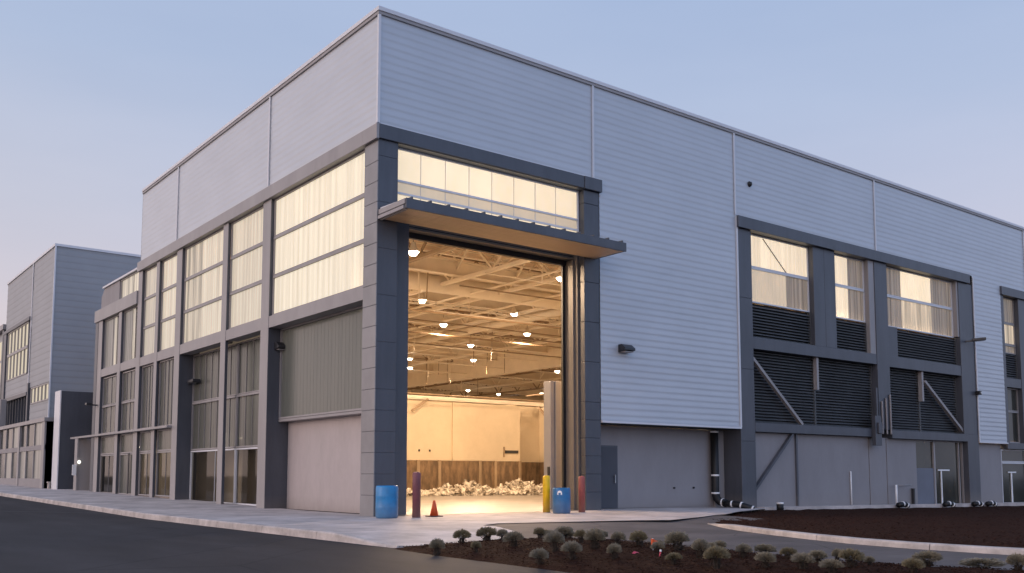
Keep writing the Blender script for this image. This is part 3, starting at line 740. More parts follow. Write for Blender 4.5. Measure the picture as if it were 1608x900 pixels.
def truss_y(x, y0, y1, zb, zt, step=1.6):
    mb = MB(); mb.box(x-.10, x+.10, y0, y1, zb, zb+.14); mb.box(x-.1, x+.1, y0, y1, zt-.12, zt)
    y = y0; k = 0
    while y < y1-step:
        a, b = ((x, y, zb+.07), (x, y+step, zt-.06)) if k % 2 == 0 else ((x, y, zt-.06), (x, y+step, zb+.07))
        mb.bar(a, b, .085); y += step; k += 1
    mb.build('roof_truss', 'steel_cream' if int(x) % 2 else 'steel_dark', B)
for x, y1 in ((6., 23), (9.7, 77), (13., 77), (17.2, 77), (21., 77), (25.2, 77), (36., 77), (41., 77), (46., 77)): truss_y(x, .9, y1, 9.72, 11.4)
mb = MB(); mb.box(29.8, 30.2, 12, 78, 8.95, 10.95); mb.build('girder', 'steel_cream', B)
MB().tube([(5, 11.6, 9.9), (28, 11.6, 9.9)], .42, 20).build('air_duct', 'steel_cream', B, smooth=True)
MB().tube([(7, 5.2, 10.3), (30, 5.2, 10.3)], .38, 20).build('air_duct', 'steel_cream', B, smooth=True)
for y, z in ((7.1, 9.55), (8.9, 9.3), (13.2, 9.35), (15., 9.6), (16.6, 9.1), (20.8, 9.5), (24.6, 9.2), (29., 9.5), (33., 9.3), (41., 9.5)): MB().tube([(9.1, y, z), (58, y, z)], .035, 6).build('conduit', 'steel_cream' if int(y) % 2 else 'steel_dark', B)
MB().tube([(18., 3, 9.65), (18., 40, 9.65)], .22, 16).build('air_duct', 'steel_cream', B, smooth=True)
for y, z in ((10.6, 8.35), (23.2, 5.98), (19.2, 8.9), (4.4, 9.7)): MB().tube([(2.4, y, z), (60 if z > 7 else 27.5, y, z)], .05, 8).build('sprinkler_pipe', 'steel_dark', B)
for y, z in ((10.9, 8.45), (26.3, 9.4), (38., 9.3)): MB().tube([(9.1, y, z), (60, y, z)], .06, 8).build('sprinkler_pipe', 'steel_cream', B)
for x, z in ((14.5, 9.5), (24.4, 6.3), (11.4, 9.6), (31.5, 9.2)): MB().tube([(x, 2., z), (x, 70 if z > 7 else 23.5, z)], .055, 8).build('sprinkler_pipe', 'steel_cream' if z > 7 else 'steel_dark', B)
rr = random.Random(5)
for k in range(70):
    x, y = rr.uniform(6, 40), rr.uniform(4, 50)
    if x < 9.5 and y > 22: continue
    if x < 1+.4*y: continue
    MB().bar((x, y, 8.3+rr.random()), (x+rr.uniform(-.1, .1), y, 10.9), .035).build('hanger_rod', 'steel_cream' if k % 3 else 'steel_dark', B)

# pendant lamps
lamps = [(10.1, 13.5, 'high near the left jamb of the big door'), (14.9, 18.9, 'below and right of the one nearest the left jamb'), (15.8, 13.7, 'hanging high just right of the door centre'),
         (20.9, 24.8, 'low in the middle, above the long solid girder'), (20.7, 18.8, 'below the high one right of the door centre'), (35.1, 33., 'at the right edge, just under the solid girder'),
         (21.5, 33.2, 'half hidden behind the left door jamb'), (39.2, 51.2, 'far back, left above the partition wall'), (44.2, 52.9, 'far back, centred above the partition wall'), (47.2, 49.6, 'far back, right above the partition wall')]
first = None
for i, (x, y, lb) in enumerate(lamps):
    if first is None:
        L0 = empty('pendant_lamp', (x, y, 9.5), '', 'lamp')
        MB().lathe([(.05, .32), (.09, .30), (.12, .14), (.24, .0), (.25, -.05), (.22, -.05), (.1, .12)], 18).build('lamp_shade', 'steel_cream', L0, smooth=True)
        MB().lathe([(.02, -.20), (.12, -.17), (.19, -.07), (.19, -.03), (.12, .02), (.05, .06)], 16).build('bulb', 'bulb', L0, smooth=True)
        MB().tube([(0, 0, .32), (0, 0, 2.05)], .015, 6).build('cord', 'steel_dark', L0)
        first = L0; o = L0
    else:
        o = copy_tree(first); o.location = (x, y, 9.5)
    tag(o, 'warm glowing hall lamp, ' + lb, 'lamp', 'pendant lamps under the hall roof')
def point(x, y, z, w, c=WARM, r=.3, spot=False):
    l = bpy.data.lights.new('lamp_light', 'SPOT' if spot else 'POINT')
    if spot: l.spot_size = R(172); l.spot_blend = .12; l.energy = w; l.color = c; l.shadow_soft_size = r
    o = bpy.data.objects.new('lamp_light', l); o.location = (x, y, z); col.objects.link(o); return o
KW = 8600.
for x, y, lb in lamps:
    q = .5 if 17 < y < 24 else 1.15
    point(x, y, 9.15, KW*.2*q, spot=True); point(x, y, 8.1, KW*.95*q)
# lamps added to brighten the windows, the far hall and the girder
for x, y in ((4.6, 5.4), (4.8, 12.5), (5., 19.5), (12., 5.6), (24., 6.), (32., 6.), (46., 8.), (30.5, 17.), (13., 30.), (15.5, 41.), (25.5, 31.), (24.5, 38.), (23., 47.), (24., 55.), (36., 62.), (38., 22.), (50., 33.)):
    o = copy_tree(first); o.location = (x, y, 9.5)
    tag(o, 'added hall lamp brightening the hall and upper windows from inside' if y < 21 else 'added hall lamp brightening the roof steel far back', 'lamp', 'pendant lamps under the hall roof'); point(x, y, 9.15, KW*.3, spot=True); point(x, y, 8.1, KW*.9)

# heaps of pale waste
def heap(name, label, cx, cy, rx, ry, h, n, seed):
    rq = random.Random(seed); mb = MB()
    for k in range(n):
        t = rq.random()**.5; a = rq.uniform(0, math.tau); x, y = cx+rx*t*math.cos(a), cy+ry*t*math.sin(a)
        z = .02+.66*h*(1-t**1.4)*rq.random()**.4
        s = rq.uniform(.05, .20); l = s*rq.uniform(1, 3.2)
        dv = Vector((rq.uniform(-1, 1), rq.uniform(-1, 1), rq.uniform(-.55, .55))).normalized()*l
        u = dv.cross(Vector((rq.random(), rq.random(), 1))).normalized()*s*.5; v = dv.cross(u).normalized()*s*rq.uniform(.15, .5)
        c = Vector((x, y, max(.07, z)))
        mb.prism([c-u-v, c+u-v*rq.random(), c+u*.8+v, c-u*.6+v*1.2], dv)
    return tag(mb.build(name, 'debris'), label, 'waste heap', 'heaps on the hall floor', 'stuff')
heap('debris_heap', 'tallest heap of pale waste, right of the hall centre', 22.3, 21.6, 1.7, 1.3, 1.3, 1100, 1)
heap('debris_heap', 'broad rounded heap of pale waste in the middle of the hall', 19.2, 22.3, 1.4, 1.1, 1.0, 850, 2)
heap('debris_heap', 'low heap of pale waste left of the broad rounded one', 17.7, 22.8, 1.0, .8, .6, 420, 3)
heap('debris_heap', 'flat scatter of pale waste beside the maroon bollard', 16.1, 23.0, 1.1, .6, .34, 240, 4)
heap('debris_heap', 'pale waste heap partly behind the yellow bollard', 25.1, 22.2, 1.3, 1.1, .95, 650, 5)
heap('debris_heap', 'low waste saddle between the two tall heaps', 20.8, 22.3, .9, .7, .42, 300, 6)

# ------------------------------------------------------------------ things at the door
def barrel(loc, label, m, r, h, emblem=False):
    o = empty('barrel', loc, label, 'barrel', 'blue barrels at the loading door')
    prof = [(r*.90, 0), (r*.95, .02), (r, .06), (r, h*.30), (r*1.007, h*.32), (r*1.007, h*.35), (r, h*.37), (r, h*.64), (r*1.007, h*.66), (r*1.007, h*.69), (r, h*.71), (r, h*.93), (r*.96, h*.98), (r*.93, h), (r*.90, h), (r*.88, h-.02)]
    MB().lathe(prof, 40).build('drum', m, o, smooth=True)
    MB().lathe([(r*.88, h-.022), (r*.88, h-.010), (r*.6, h-.006), (.01, h-.006)], 32).build('lid', m, o, smooth=True)
    if emblem:
        mb = MB(); base = R(218)
        def pt(a, z, rr=r*1.006): return (rr*math.cos(a), rr*math.sin(a), z)
        # small white arch mark with a notch
        n = 12; zc = h*.80; hw = .075
        for i in range(n):
            t0, t1 = -1+2*i/n, -1+2*(i+1)/n
            for (lo, hi) in [(lambda t: zc - (.055 if abs(t) > .45 else -.005), lambda t: zc + .075*math.sqrt(max(0, 1-t*t)))]:
                tm = (t0+t1)/2; l = lo(tm)
                mb.quad(pt(base+t0*hw/r, l), pt(base+t1*hw/r, l), pt(base+t1*hw/r, max(l+.005, hi(t1))), pt(base+t0*hw/r, max(l+.005, hi(t0))))
        mb.build('emblem', 'white', o)
    return o
barrel((-.12, -.98, .012), 'bright blue plastic barrel standing before the dark corner column', 'barrel', .315, .90)
barrel((5.92, -1.42, .010), 'darker blue barrel with a small white arch mark beside yellow bollard', 'barrel_dark', .285, .80, True)
def bollard(loc, label, m, r, h):
    o = empty('bollard', loc, label, 'bollard', 'bollards guarding the loading door')
    MB().lathe([(r, 0), (r, h-.05), (r*.93, h-.02), (r*.7, h), (.01, h+.008)], 24).build('post', m, o, smooth=True)
    MB().lathe([(r*1.25, 0), (r*1.25, .012), (r*1.02, .02)], 24).build('footing', 'concrete', o)
bollard((.46, -1.60, .01), 'maroon steel bollard at the left side of the door opening', 'maroon', .115, 1.28)
bollard((5.78, -.85, .01), 'bright yellow bollard just left of the darker blue barrel', 'yellow', .115, 1.18)
bollard((6.75, -1.45, .01), 'faded red bollard before the right door column', 'red', .105, 1.16)
o = empty('traffic_cone', (1.44, -1.0+.0, .012), 'small orange traffic cone standing in the open doorway', 'cone')
MB().lathe([(.125, .03), (.035, .46), (.022, .47), (.01, .47)], 24).build('cone_body', 'orange', o, smooth=True)
mb = MB(); mb.box(-.19, .19, -.19, .19, 0, .03); mb.build('cone_base', 'cone_base', o, bevel=.01)

# wall lights and boxes
def wall_light(name, loc, face, label, cat='light', kind=0):
    o = empty(name, loc, label, cat)
    if kind == 0:   # wedge wall pack
        mb = MB(); w = .26
        pts = [(0, .16), (-.16, .16), (-.34, .02), (-.34, -.06), (0, -.12)]
        if face == 'R': mb.prism([(-w, d, z) for d, z in pts], (2*w, 0, 0))
        else: mb.prism([(d, -w, z) for d, z in pts], (0, 2*w, 0))
        mb.build('housing', 'fix', o, bevel=.01)
        mb = MB()
        if face == 'R': mb.box(-w*.8, w*.8, -.30, -.05, -.125, -.10)
        else: mb.box(-.30, -.05, -w*.8, w*.8, -.125, -.10)
        mb.build('lens', 'frame_lt', o)
    return o
wall_light('wall_light', (10.06, -.04, 5.68), 'R', 'dark wedge wall light on the blue-grey cladding right of the door')
wall_light('wall_light', (.30, 7.735, 5.78), 'Rm', 'dark wedge wall light beside the tall ribbed glass, left of the mauve door') if False else None
o = empty('wall_light', (.50, 7.735, 5.80), 'dark wedge wall light on column side above the mauve door panel', 'light')
mb = MB(); mb.prism([(-.26, -d, z) for d, z in ((0, .16), (.16, .16), (.34, .02), (.34, -.06), (0, -.12))], (.52, 0, 0)); mb.build('housing', 'fix', o, bevel=.01)
mb = MB(); mb.box(-.2, .2, -.30, -.05, -.125, -.10); mb.build('lens', 'frame_lt', o)
def arm_light(loc, label, dirv, L=.9):
    o = empty('area_light', loc, label, 'light')
    d = Vector(dirv).normalized()
    MB().bar((0, 0, 0), d*.35, .07).build('arm', 'fix', o)
    a, b = d*.30, d*L; mb = MB(); mb.bar(a+Vector((0, 0, .04)), b+Vector((0, 0, .05)), .34, .13); mb.build('housing', 'fix', o, bevel=.015)
    mb = MB(); mb.bar(a+d*.06+Vector((0, 0, -.025)), b-d*.06+Vector((0, 0, -.015)), .26, .025); mb.build('lens', 'louver', o)
arm_light((.45, 17.25, 5.22), 'slim dark area light on the column between the left glass bays', (0, -1, 0), 1.0)
arm_light((0.0, 30.4, 5.0), 'tiny dark area light at the far end column of left wall', (-1, 0, 0), .6)
arm_light((34.7, -.03, 8.10), 'slim dark area light jutting from the framed bay on right', (.6, -1, .05), .95)
o = empty('security_camera', (35.60, -.03, 5.47), 'small black box camera on the column edge at the far right', 'camera')
MB().box(-.10, .14, -.22, 0, -.10, .10).build('housing', 'black', o, bevel=.02)
MB().tube([(.02, -.22, 0), (.02, -.25, 0)], .05, 12).build('lens', 'metal', o)
o = empty('security_camera', (17.38, -.03, 13.12), 'small black dome camera high on the upper cladding', 'camera')
MB().lathe([(.10, .08), (.11, .0), (.08, -.07), (.02, -.11)], 16).build('dome', 'black', o, smooth=True)
MB().box(-.06, .06, -.02, .0, -.02, .12).build('bracket', 'black', o)

# drain pipes
def band(mb, p, t, r):
    p, t = Vector(p), Vector(t).normalized(); mb.tube([p-t*.035, p+t*.035], r, 14)
o = empty('downpipe', (15.75, .70, 0), 'black downpipe with white bands and ground bend in grey recess', 'downpipe')
path = [(0, 0, 3.0), (0, 0, .48), (.04, -.02, .30), (.12, -.10, .17), (.14, -.30, .13), (.12, -.40, .12)]
MB().tube(path, .155, 14).build('pipe', 'pipe', o, smooth=True)
for p_, t_ in (((0, 0, 2.92), (0, 0, 1)), ((0, 0, 1.20), (0, 0, 1)), ((0, 0, .50), (0, 0, 1)), ((.14, -.26, .13), (.1, -1, 0))):
    mb = MB(); band(mb, p_, t_, .166); mb.build('pipe_band', 'white', o, smooth=True)
o = empty('drain_pipe', (15.9, .0, .0), 'long jointed black drain pipe lying before the dark column base', 'drain pipe')
MB().tube([(-.05, .35, .11), (.0, .1, .10), (.10, -.25, .07), (.18, -.50, .0), (.30, -.80, -.10)], .12, 14).build('pipe', 'pipe', o, smooth=True)
for p_, t_ in (((.02, .02, .09), (.1, -.4, 0)), ((.13, -.34, .05), (.1, -.3, -.08)), ((.285, -.76, -.09), (.12, -.3, -.1))):
    mb = MB(); band(mb, p_, t_, .127); mb.build('pipe_band', 'white', o, smooth=True)
stubs = [(17.9, -.75, 'upright black drain stub with white cap beside the dark column'), (27.1, -.62, 'low black drain stub with white collar below the thin white pipe'),
         (31.2, -.62, 'leaning black drain stub before the glass door'), (34.0, -.62, 'black drain elbow, left one of the pair before right column'), (35.4, -.62, 'black drain elbow, right one of the pair before right column')]
for i, (x, y, lb) in enumerate(stubs):
    z = -.0118*(x-4)+.02
    o = empty('drain_stub', (x, y, z), lb, 'drain pipe', 'drain stubs along the wall')
    if i == 0: p_ = [(-.0, .0, -.1), (0, 0, .26)]; q_ = ((0, 0, .24), (0, 0, 1))
    else: p_ = [(-.30, .05, .10), (-.1, .02, .12), (.12, -.05, .14), (.30, -.08, .05)]; q_ = ((.0, -.01, .14), (1, -.25, 0))
    MB().tube(p_, .12 if i else .14, 14).build('pipe', 'pipe', o, smooth=True)
    mb = MB(); band(mb, *q_, .145 if i == 0 else .127); mb.build('pipe_band', 'white', o, smooth=True)
    if i:
        mb = MB(); band(mb, (.22, -.07, .09), (1, -.2, -.5), .127); mb.build('pipe_band', 'white', o, smooth=True)
def thin_pipe(x, y, z0, z1, label, r=.035, arm=0):
    o = empty('vent_pipe', (x, y, z0), label, 'pipe')
    MB().tube([(0, 0, 0), (0, 0, z1-z0)], r, 10).build('pipe', 'white', o, smooth=True)
    if arm: MB().tube([(0, 0, z1-z0-.03), (arm, 0, z1-z0-.03)], r*.6, 8).build('conduit', 'frame_lt', o, smooth=True)
    return o
thin_pipe(24.28, .17, -.1, 1.38, 'thin pale pipe standing against the wide grey panel', .03)
thin_pipe(27.58, -.05, -.25, .76, 'short white pipe with grey side conduit left of glass door', .05, 1.3)
o = empty('post', (29.35, .12, -.2), 'short dark post at the left edge of the glass door', 'post')
MB().box(-.06, .06, -.06, .06, 0, .75).build('stake', 'fix', o, bevel=.01)
MB().box(-.07, .07, -.07, .07, .75, .78).build('cap', 'frame', o)

# ------------------------------------------------------------------ far buildings on the left
G = empty('office_block', (0, 42, 0), 'tall pale grey clad block with lit windows behind the warehouse', 'building')
def gbox(name, m, *b, parent=G):
    x0, x1, y0, y1, z0, z1 = b
    return MB().box(x0, x1, y0-42, y1-42, z0, z1).build(name, m, parent)
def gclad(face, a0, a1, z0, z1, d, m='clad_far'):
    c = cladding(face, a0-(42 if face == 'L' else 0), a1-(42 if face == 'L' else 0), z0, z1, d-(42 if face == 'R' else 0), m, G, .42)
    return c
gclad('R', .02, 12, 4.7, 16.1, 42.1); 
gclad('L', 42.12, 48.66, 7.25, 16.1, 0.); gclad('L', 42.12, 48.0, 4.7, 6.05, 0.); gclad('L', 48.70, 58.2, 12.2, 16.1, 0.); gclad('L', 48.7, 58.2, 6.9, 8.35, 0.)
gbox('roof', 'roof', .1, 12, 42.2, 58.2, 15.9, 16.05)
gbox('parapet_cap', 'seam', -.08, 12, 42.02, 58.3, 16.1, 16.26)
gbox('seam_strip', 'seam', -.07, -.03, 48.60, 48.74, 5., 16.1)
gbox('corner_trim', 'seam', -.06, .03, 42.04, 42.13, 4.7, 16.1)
def lit_window(a0, a1, z0, z1, rowsz, n):
    mb = MB(); t = .09
    mb.box(-.05, .1, a0-42, a1-42, z0, z0+t); mb.box(-.05, .1, a0-42, a1-42, z1-t, z1)
    for zb in rowsz: mb.box(-.06, .1, a0-42, a1-42, zb-.1, zb+.1)
    for k in range(n+1):
        y = a0+(a1-a0)*k/n-42; 
        mb.box(-.045, .08, y-.05, y+.05, z0+t, z1-t)
    w = mb.build('window', 'frame_lt', G)
    MB().quad((.06, a0-42, z0), (.06, a1-42, z0), (.06, a1-42, z1), (.06, a0-42, z1)).build('pane', 'far_lit', w)
lit_window(49.5, 57.0, 8.35, 12.1, (10.3,), 6)
lit_window(42.3, 47.7, 6.05, 7.2, (), 5)
gbox('beam_cap', 'frame', -.15, .1, 48.76, 58.4, 12.1, 12.35)
gbox('column', 'frame', -.12, .3, 57.3, 58.3, 0.3, 12.1); gbox('column', 'frame', -.12, .3, 48.3, 48.7, .3, 7.6)
gbox('beam_cap', 'frame', -.16, .3, 48.7, 75., 6.75, 7.0)
gbox('wall', 'office', .4, 12, 42.3, 75, .2, 6.7)
w = MB().box(-.02, .2, 48.7-42, 57.3-42, 4.75, 4.9).build('window', 'frame', G)
MB().quad((.12, 6.7, 4.9), (.12, 15.3, 4.9), (.12, 15.3, 6.75), (.12, 6.7, 6.75)).build('pane', 'dark_glass', w, out=(-1, 0, 0))
mb = MB()
for k in range(9): mb.box(-.02, .16, 6.9+k, 6.98+k, 4.9, 6.75)
mb.build('mullion', 'frame', w)
# low projecting block with its own windows
gbox('porch_wall', 'wallpanel', -.95, .35, 38.2, 53., 2.75, 3.05); gbox('porch_wall', 'wallpanel', -.95, -.8, 39., 53., .3, 1.0)
gbox('porch_wall', 'frame', -.90, 6., 38.2, 38.5, .3, 4.45)
gbox('porch_cap', 'frame_lt', -1.05, 6., 38.1, 53.3, 4.45, 4.68)
gbox('porch_column', 'frame_lt', -1.0, -.5, 38.2, 38.9, .3, 4.45)
gbox('porch_wall', 'office', -.2, .3, 38.6, 53., .3, 4.4)
for k in range(6):
    y0 = 39.1+k*2.3
    w = MB().box(-.94, -.84, y0-42-.08, y0-42+.04, 1.0, 4.45).build('window', 'frame_lt', G)
    MB().quad((-.86, y0-41.94, 3.05), (-.86, y0-39.76, 3.05), (-.86, y0-39.76, 4.45), (-.86, y0-41.94, 4.45)).build('pane', 'dark_glass' if k % 3 else 'curtain', w, out=(-1, 0, 0))
    MB().quad((-.86, y0-41.94, 1.0), (-.86, y0-39.76, 1.0), (-.86, y0-39.76, 2.75), (-.86, y0-41.94, 2.75)).build('pane', 'dull' if k % 2 else 'curtain', w, out=(-1, 0, 0))
gbox('porch_column', 'frame_lt', -1.0, -.6, 53., 53.6, .3, 6.7); gbox('porch_column', 'frame_lt', -1.0, -.6, 45.6, 46.1, .3, 4.45)
H = empty('office_block', (0, 60, 0), 'lowest far block with lit strip windows at the photo edge', 'building')
def hbox(name, m, *b): 
    x0, x1, y0, y1, z0, z1 = b; return MB().box(x0, x1, y0-60, y1-60, z0, z1).build(name, m, H)
hbox('wall', 'clad_far', .2, 12, 58.4, 95, .4, 12.6); hbox('beam_cap', 'frame_lt', -.2, 12, 58.4, 95, 12.6, 13.0)
for k in range(5):
    w = hbox('window', 'frame_lt', .05, .2, 59.5+k*7, 65.5+k*7, 8.3, 12.0)
    for j in range(3):
        MB().quad((.04, k*7-.2+j*2, 8.5), (.04, k*7+1.5+j*2, 8.5), (.04, k*7+1.5+j*2, 10.1), (.04, k*7-.2+j*2, 10.1)).build('pane', 'far_lit', w)
        MB().quad((.04, k*7-.2+j*2, 10.3), (.04, k*7+1.5+j*2, 10.3), (.04, k*7+1.5+j*2, 11.8), (.04, k*7-.2+j*2, 11.8)).build('pane', 'far_lit', w)
for k in range(8): hbox('column', 'frame', -.1, .2, 58.6+k*4.5, 59.1+k*4.5, .4, 12.6)
for k in range(8):
    w = hbox('window', 'frame', .0, .19, 59.2+k*4.5, 62.9+k*4.5, 1.0, 6.4)
    MB().quad((-.02, -.6+k*4.5, 1.2), (-.02, 2.7+k*4.5, 1.2), (-.02, 2.7+k*4.5, 6.2), (-.02, -.6+k*4.5, 6.2)).build('pane', 'dark_glass', w, out=(-1, 0, 0))
# dark free-standing wall slab and the wall under the thin canopy
S = empty('slab_wall', (0, 36, 0), 'plain dark blue-grey slab wall standing between the two buildings', 'wall')
MB().box(-.62, 4.5, 0, 1.3, .2, 6.15).build('wall', 'frame', S)
MB().box(-.68, -.62, -.04, 1.34, .2, 6.18).build('edge_trim', 'seam', S)
K = empty('end_wall', (0, 33.5, 0), 'dark grey wall under the thin slab canopy at the far end', 'wall')
MB().box(-.14, 4, 0, .5, .2, 3.28).build('wall', 'frame_lt', K)
MB().box(-.22, -.14, -.05, .55, .2, 3.28).build('edge_trim', 'frame_lt', K)
o = empty('wall_sign', (-.32, 33.42, 1.55), 'small white blank notice board beside the lit lamp on far wall', 'sign')
MB().box(-.14, .08, -.06, .0, -.35, .25).build('board', 'white', o, bevel=.01)
o = empty('wall_lamp', (-.12, 33.35, 1.95), 'small lit white globe lamp on the dark far wall', 'lamp')
MB().lathe([(.02, -.11), (.07, -.08), (.10, 0), (.07, .08), (.02, .11)], 16).build('globe', 'cool', o, smooth=True)
MB().box(-.05, .05, .0, .16, -.05, .05).build('bracket', 'fix', o)
o = empty('bench', (-.35, 37.6, .38), 'small pale bench by the far slab wall', 'bench')
MB().box(-.5, .5, -.2, .2, .38, .44).build('seat', 'kerb', o)
MB().box(-.45, -.35, -.18, .18, 0, .38).build('leg', 'kerb', o); MB().box(.35, .45, -.18, .18, 0, .38).build('leg', 'kerb', o)
# tube lights in the rooms behind the lower glass
tubes = [(1.6, 13.6, 2.75, 'short glowing tube light behind the clear window right of the slim light'), (1.6, 10.2, 5.0, 'glowing tube light high behind the ribbed glass next to the mauve door'),
         (1.6, 28.4, 2.7, 'glowing tube light in the room by the far end column'), (1.6, 21.6, 2.7, 'glowing tube light behind the middle ground floor windows'), (1.6, 25., 8.4, 'glowing tube light in the upper room at the far end')]
for x, y, z, lb in tubes:
    o = empty('tube_light', (x, y, z), lb, 'lamp', 'tube lights in the rooms')
    MB().box(-.06, .06, -.7, .7, .02, .09).build('housing', 'white', o); MB().box(-.04, .04, -.66, .66, -.03, .018).build('tube', 'tube', o)
    point(x, y, z-.15, 34 if z < 4 else 30, (1, .8, .55), .15)

# ------------------------------------------------------------------ shrubs on the island
def shrub_meshes(seed, mleaf):
    rq = random.Random(seed); mb = MB()
    for k in range(1000):
        a = rq.uniform(0, math.tau); el = math.asin(rq.uniform(-.22, 1)); rad = rq.uniform(.70, 1.)**.6
        lump = 1+.07*math.sin(3*a+seed)+.06*math.sin(5*a+2*seed+3*el)
        tip = Vector((math.cos(a)*math.cos(el)*.5*lump, math.sin(a)*math.cos(el)*.5*lump, (.56+math.sin(el)*.44*lump)))
        base = Vector((0, 0, .42))
        tip = base + (tip-base)*rad
        s0 = base+(tip-base)*rq.uniform(.45, .72)
        d = (tip-s0); side = d.cross(Vector((rq.uniform(-1, 1), rq.uniform(-1, 1), rq.uniform(-1, 1)))).normalized()*rq.uniform(.012, .026)
        mid = s0+d*.55+Vector((0, 0, rq.uniform(-.02, .03)))
        mb.quad(s0, mid-side, tip, mid+side)
        if k % 3 == 0: # a little cross leaf
            s2 = side.cross(d).normalized()*.02; mb.quad(s0+d*.2, mid-s2, tip+s2, mid+s2)
    me = mb.build('foliage', mleaf)
    mb = MB()
    for k in range(13):
        a = rq.uniform(0, math.tau); e = Vector((math.cos(a)*rq.uniform(.05, .26), math.sin(a)*rq.uniform(.05, .26), rq.uniform(.42, .62)))
        mb.tube([(e.x*.45, e.y*.45, -.04), e*.6+Vector((0, 0, .02)), e], [.035, .022, .008], 5)
    # dark blades packed inside, painting the shade under the foliage
    for k in range(110):
        a = rq.uniform(0, math.tau); rr_ = rq.uniform(.08, .24); z = rq.uniform(.02, .5); c = Vector((math.cos(a)*rr_, math.sin(a)*rr_, z))
        d = Vector((rq.uniform(-1, 1), rq.uniform(-1, 1), rq.uniform(-.3, 1)))*.07; s = d.cross(Vector((rq.random(), rq.random(), rq.random()))).normalized()*.025
        mb.quad(c-d, c-s, c+d, c+s)
    st = mb.build('stem', 'stem')
    return me, st
protos = []
for i, ml in enumerate(('leafA', 'leafB', 'leafC', 'leafA')):
    protos.append(shrub_meshes(11+i*7, ml))
SH = [(-4.85,-10.76,.2,.23),(-3.52,-9.58,.3,.26),(-2.44,-8.89,.32,.25),(-2.52,-9.5,.21,.22),(-4.41,-11.27,.16,.19),(-1.0,-8.97,.25,.19),(-1.06,-9.2,.2,.17),(-3.49,-11.13,.31,.25),(-4.75,-13.35,.25,.23),(-1.84,-9.81,.2,.21),(-.62,-9.3,.2,.18),(-1.23,-9.82,.32,.23),(-3.54,-12.26,.29,.29),(-4.15,-13.39,.28,.26),(-1.99,-11.17,.23,.24),(-2.84,-12.48,.26,.27),(-1.25,-10.92,.25,.2),(-1.97,-12.12,.22,.22),(-3.79,-13.93,.21,.23),(-1.88,-12.55,.25,.24),(-2.64,-13.72,.17,.15),(-1.2,-12.35,.16,.11),(-1.94,-13.5,.31,.25),(-3.67,-15.,.18,.13),(-2.79,-14.7,.22,.24),(-2.25,-14.45,.21,.19),(-1.59,-14.08,.19,.17),(-3.68,-15.77,.28,.25),(-2.12,-14.96,.23,.21),(-1.69,-15.02,.27,.18),(-3.23,-16.22,.23,.19),(-1.76,-15.5,.24,.19),(-3.05,-16.67,.28,.22),(-1.92,-16.12,.22,.16),(-1.45,-16.12,.14,.18),(-2.27,-16.86,.27,.22),(-3.15,-17.17,.26,.17),(-1.75,-16.83,.12,.12),(-.86,-17.17,.32,.2),(-2.34,-17.79,.24,.18),(-.2,-17.6,.5,.16),(-.67,-18.3,.25,.22)]
front = {0, 4, 7, 8, 12, 13, 15, 18, 20, 23, 27, 30, 32, 34, 36, 39, 24}
words = ['first', 'second', 'third', 'fourth', 'fifth', 'sixth', 'seventh', 'eighth', 'ninth', 'tenth', 'eleventh', 'twelfth', 'thirteenth', 'fourteenth', 'fifteenth', 'sixteenth', 'seventeenth', 'eighteenth', 'nineteenth', 'twentieth',
         'twenty-first', 'twenty-second', 'twenty-third', 'twenty-fourth', 'twenty-fifth', 'twenty-sixth', 'twenty-seventh']
cols = ['grey-green', 'olive', 'silvery', 'grey-green']
import functools
def px(i): # bearing from the camera position, to count the shrubs from the left
    x, y = SH[i][0]+13.69, SH[i][1]+24.26
    return math.atan2(x, y)
order = {}
for rowset in ([i for i in range(len(SH)) if i in front], [i for i in range(len(SH)) if i not in front]):
    for k, i in enumerate(sorted(rowset, key=px)): order[i] = k
for i, (x, y, w, h) in enumerate(SH):
    a, b = isl_near(y), isl_far(y); u = (x-a)/(b-a)
    z = isl_z(u, y)+.0
    kind = [0, 1, 1, 0, 1, 1, 0, 0, 2, 1, 0, 3, 2, 2, 1, 0, 3][i] if i < 17 else (i*5+2) % 4
    lab = '%s rounded shrub, %s from the left in the %s row of the mulch island' % (cols[kind], words[order[i]], 'front' if i in front else 'rear')
    o = empty('shrub', (x, y, z-.015), lab, 'shrub', 'shrubs planted on the mulch island')
    for src in protos[kind]:
        c = src.copy(); col.objects.link(c); c.parent = o
    q = random.Random(i).uniform(.88, 1.14); o.scale = (w*1.32*q, w*1.32*q, h*1.22*q); o.rotation_euler = (random.uniform(-.1, .1), random.uniform(-.1, .1), random.uniform(0, 6.28))
for a, b in protos:
    bpy.data.objects.remove(a); bpy.data.objects.remove(b)
# survey markers
o = empty('survey_stake', (-2.36, -13.33, -.06), 'thin stake with red and white flagging among the shrubs', 'stake')
MB().box(-.008, .008, -.012, .012, 0, .24).build('stake', 'white', o)
mb = MB(); mb.box(-.02, .02, -.02, .02, .14, .235); mb.quad((.0, -.02, .22), (.06, -.05, .20), (.05, -.06, .12), (.0, -.02, .14)); mb.build('flagging', 'orange', o)
o = empty('survey_stake', (-2.95, -14.04, -.05), 'short pink-tipped stake leaning in the dark mulch', 'stake')
MB().bar((0, 0, 0), (.02, .0, .09), .018).build('stake', 'pink', o)
MB().bar((.02, 0, .09), (.027, 0, .12), .022).build('tip', 'white', o)
o = empty('marking_ribbon', (-3.09, -13.65, -.02), 'crumpled red ribbon lying on the dark mulch', 'ribbon')
mb = MB(); mb.quad((-.07, 0, .012), (0, .02, .05), (.02, -.03, .03), (-.05, -.03, .012)); mb.quad((0, .02, .05), (.10, .03, .03), (.09, -.01, .012), (.02, -.03, .03)); mb.build('ribbon', 'pink', o)

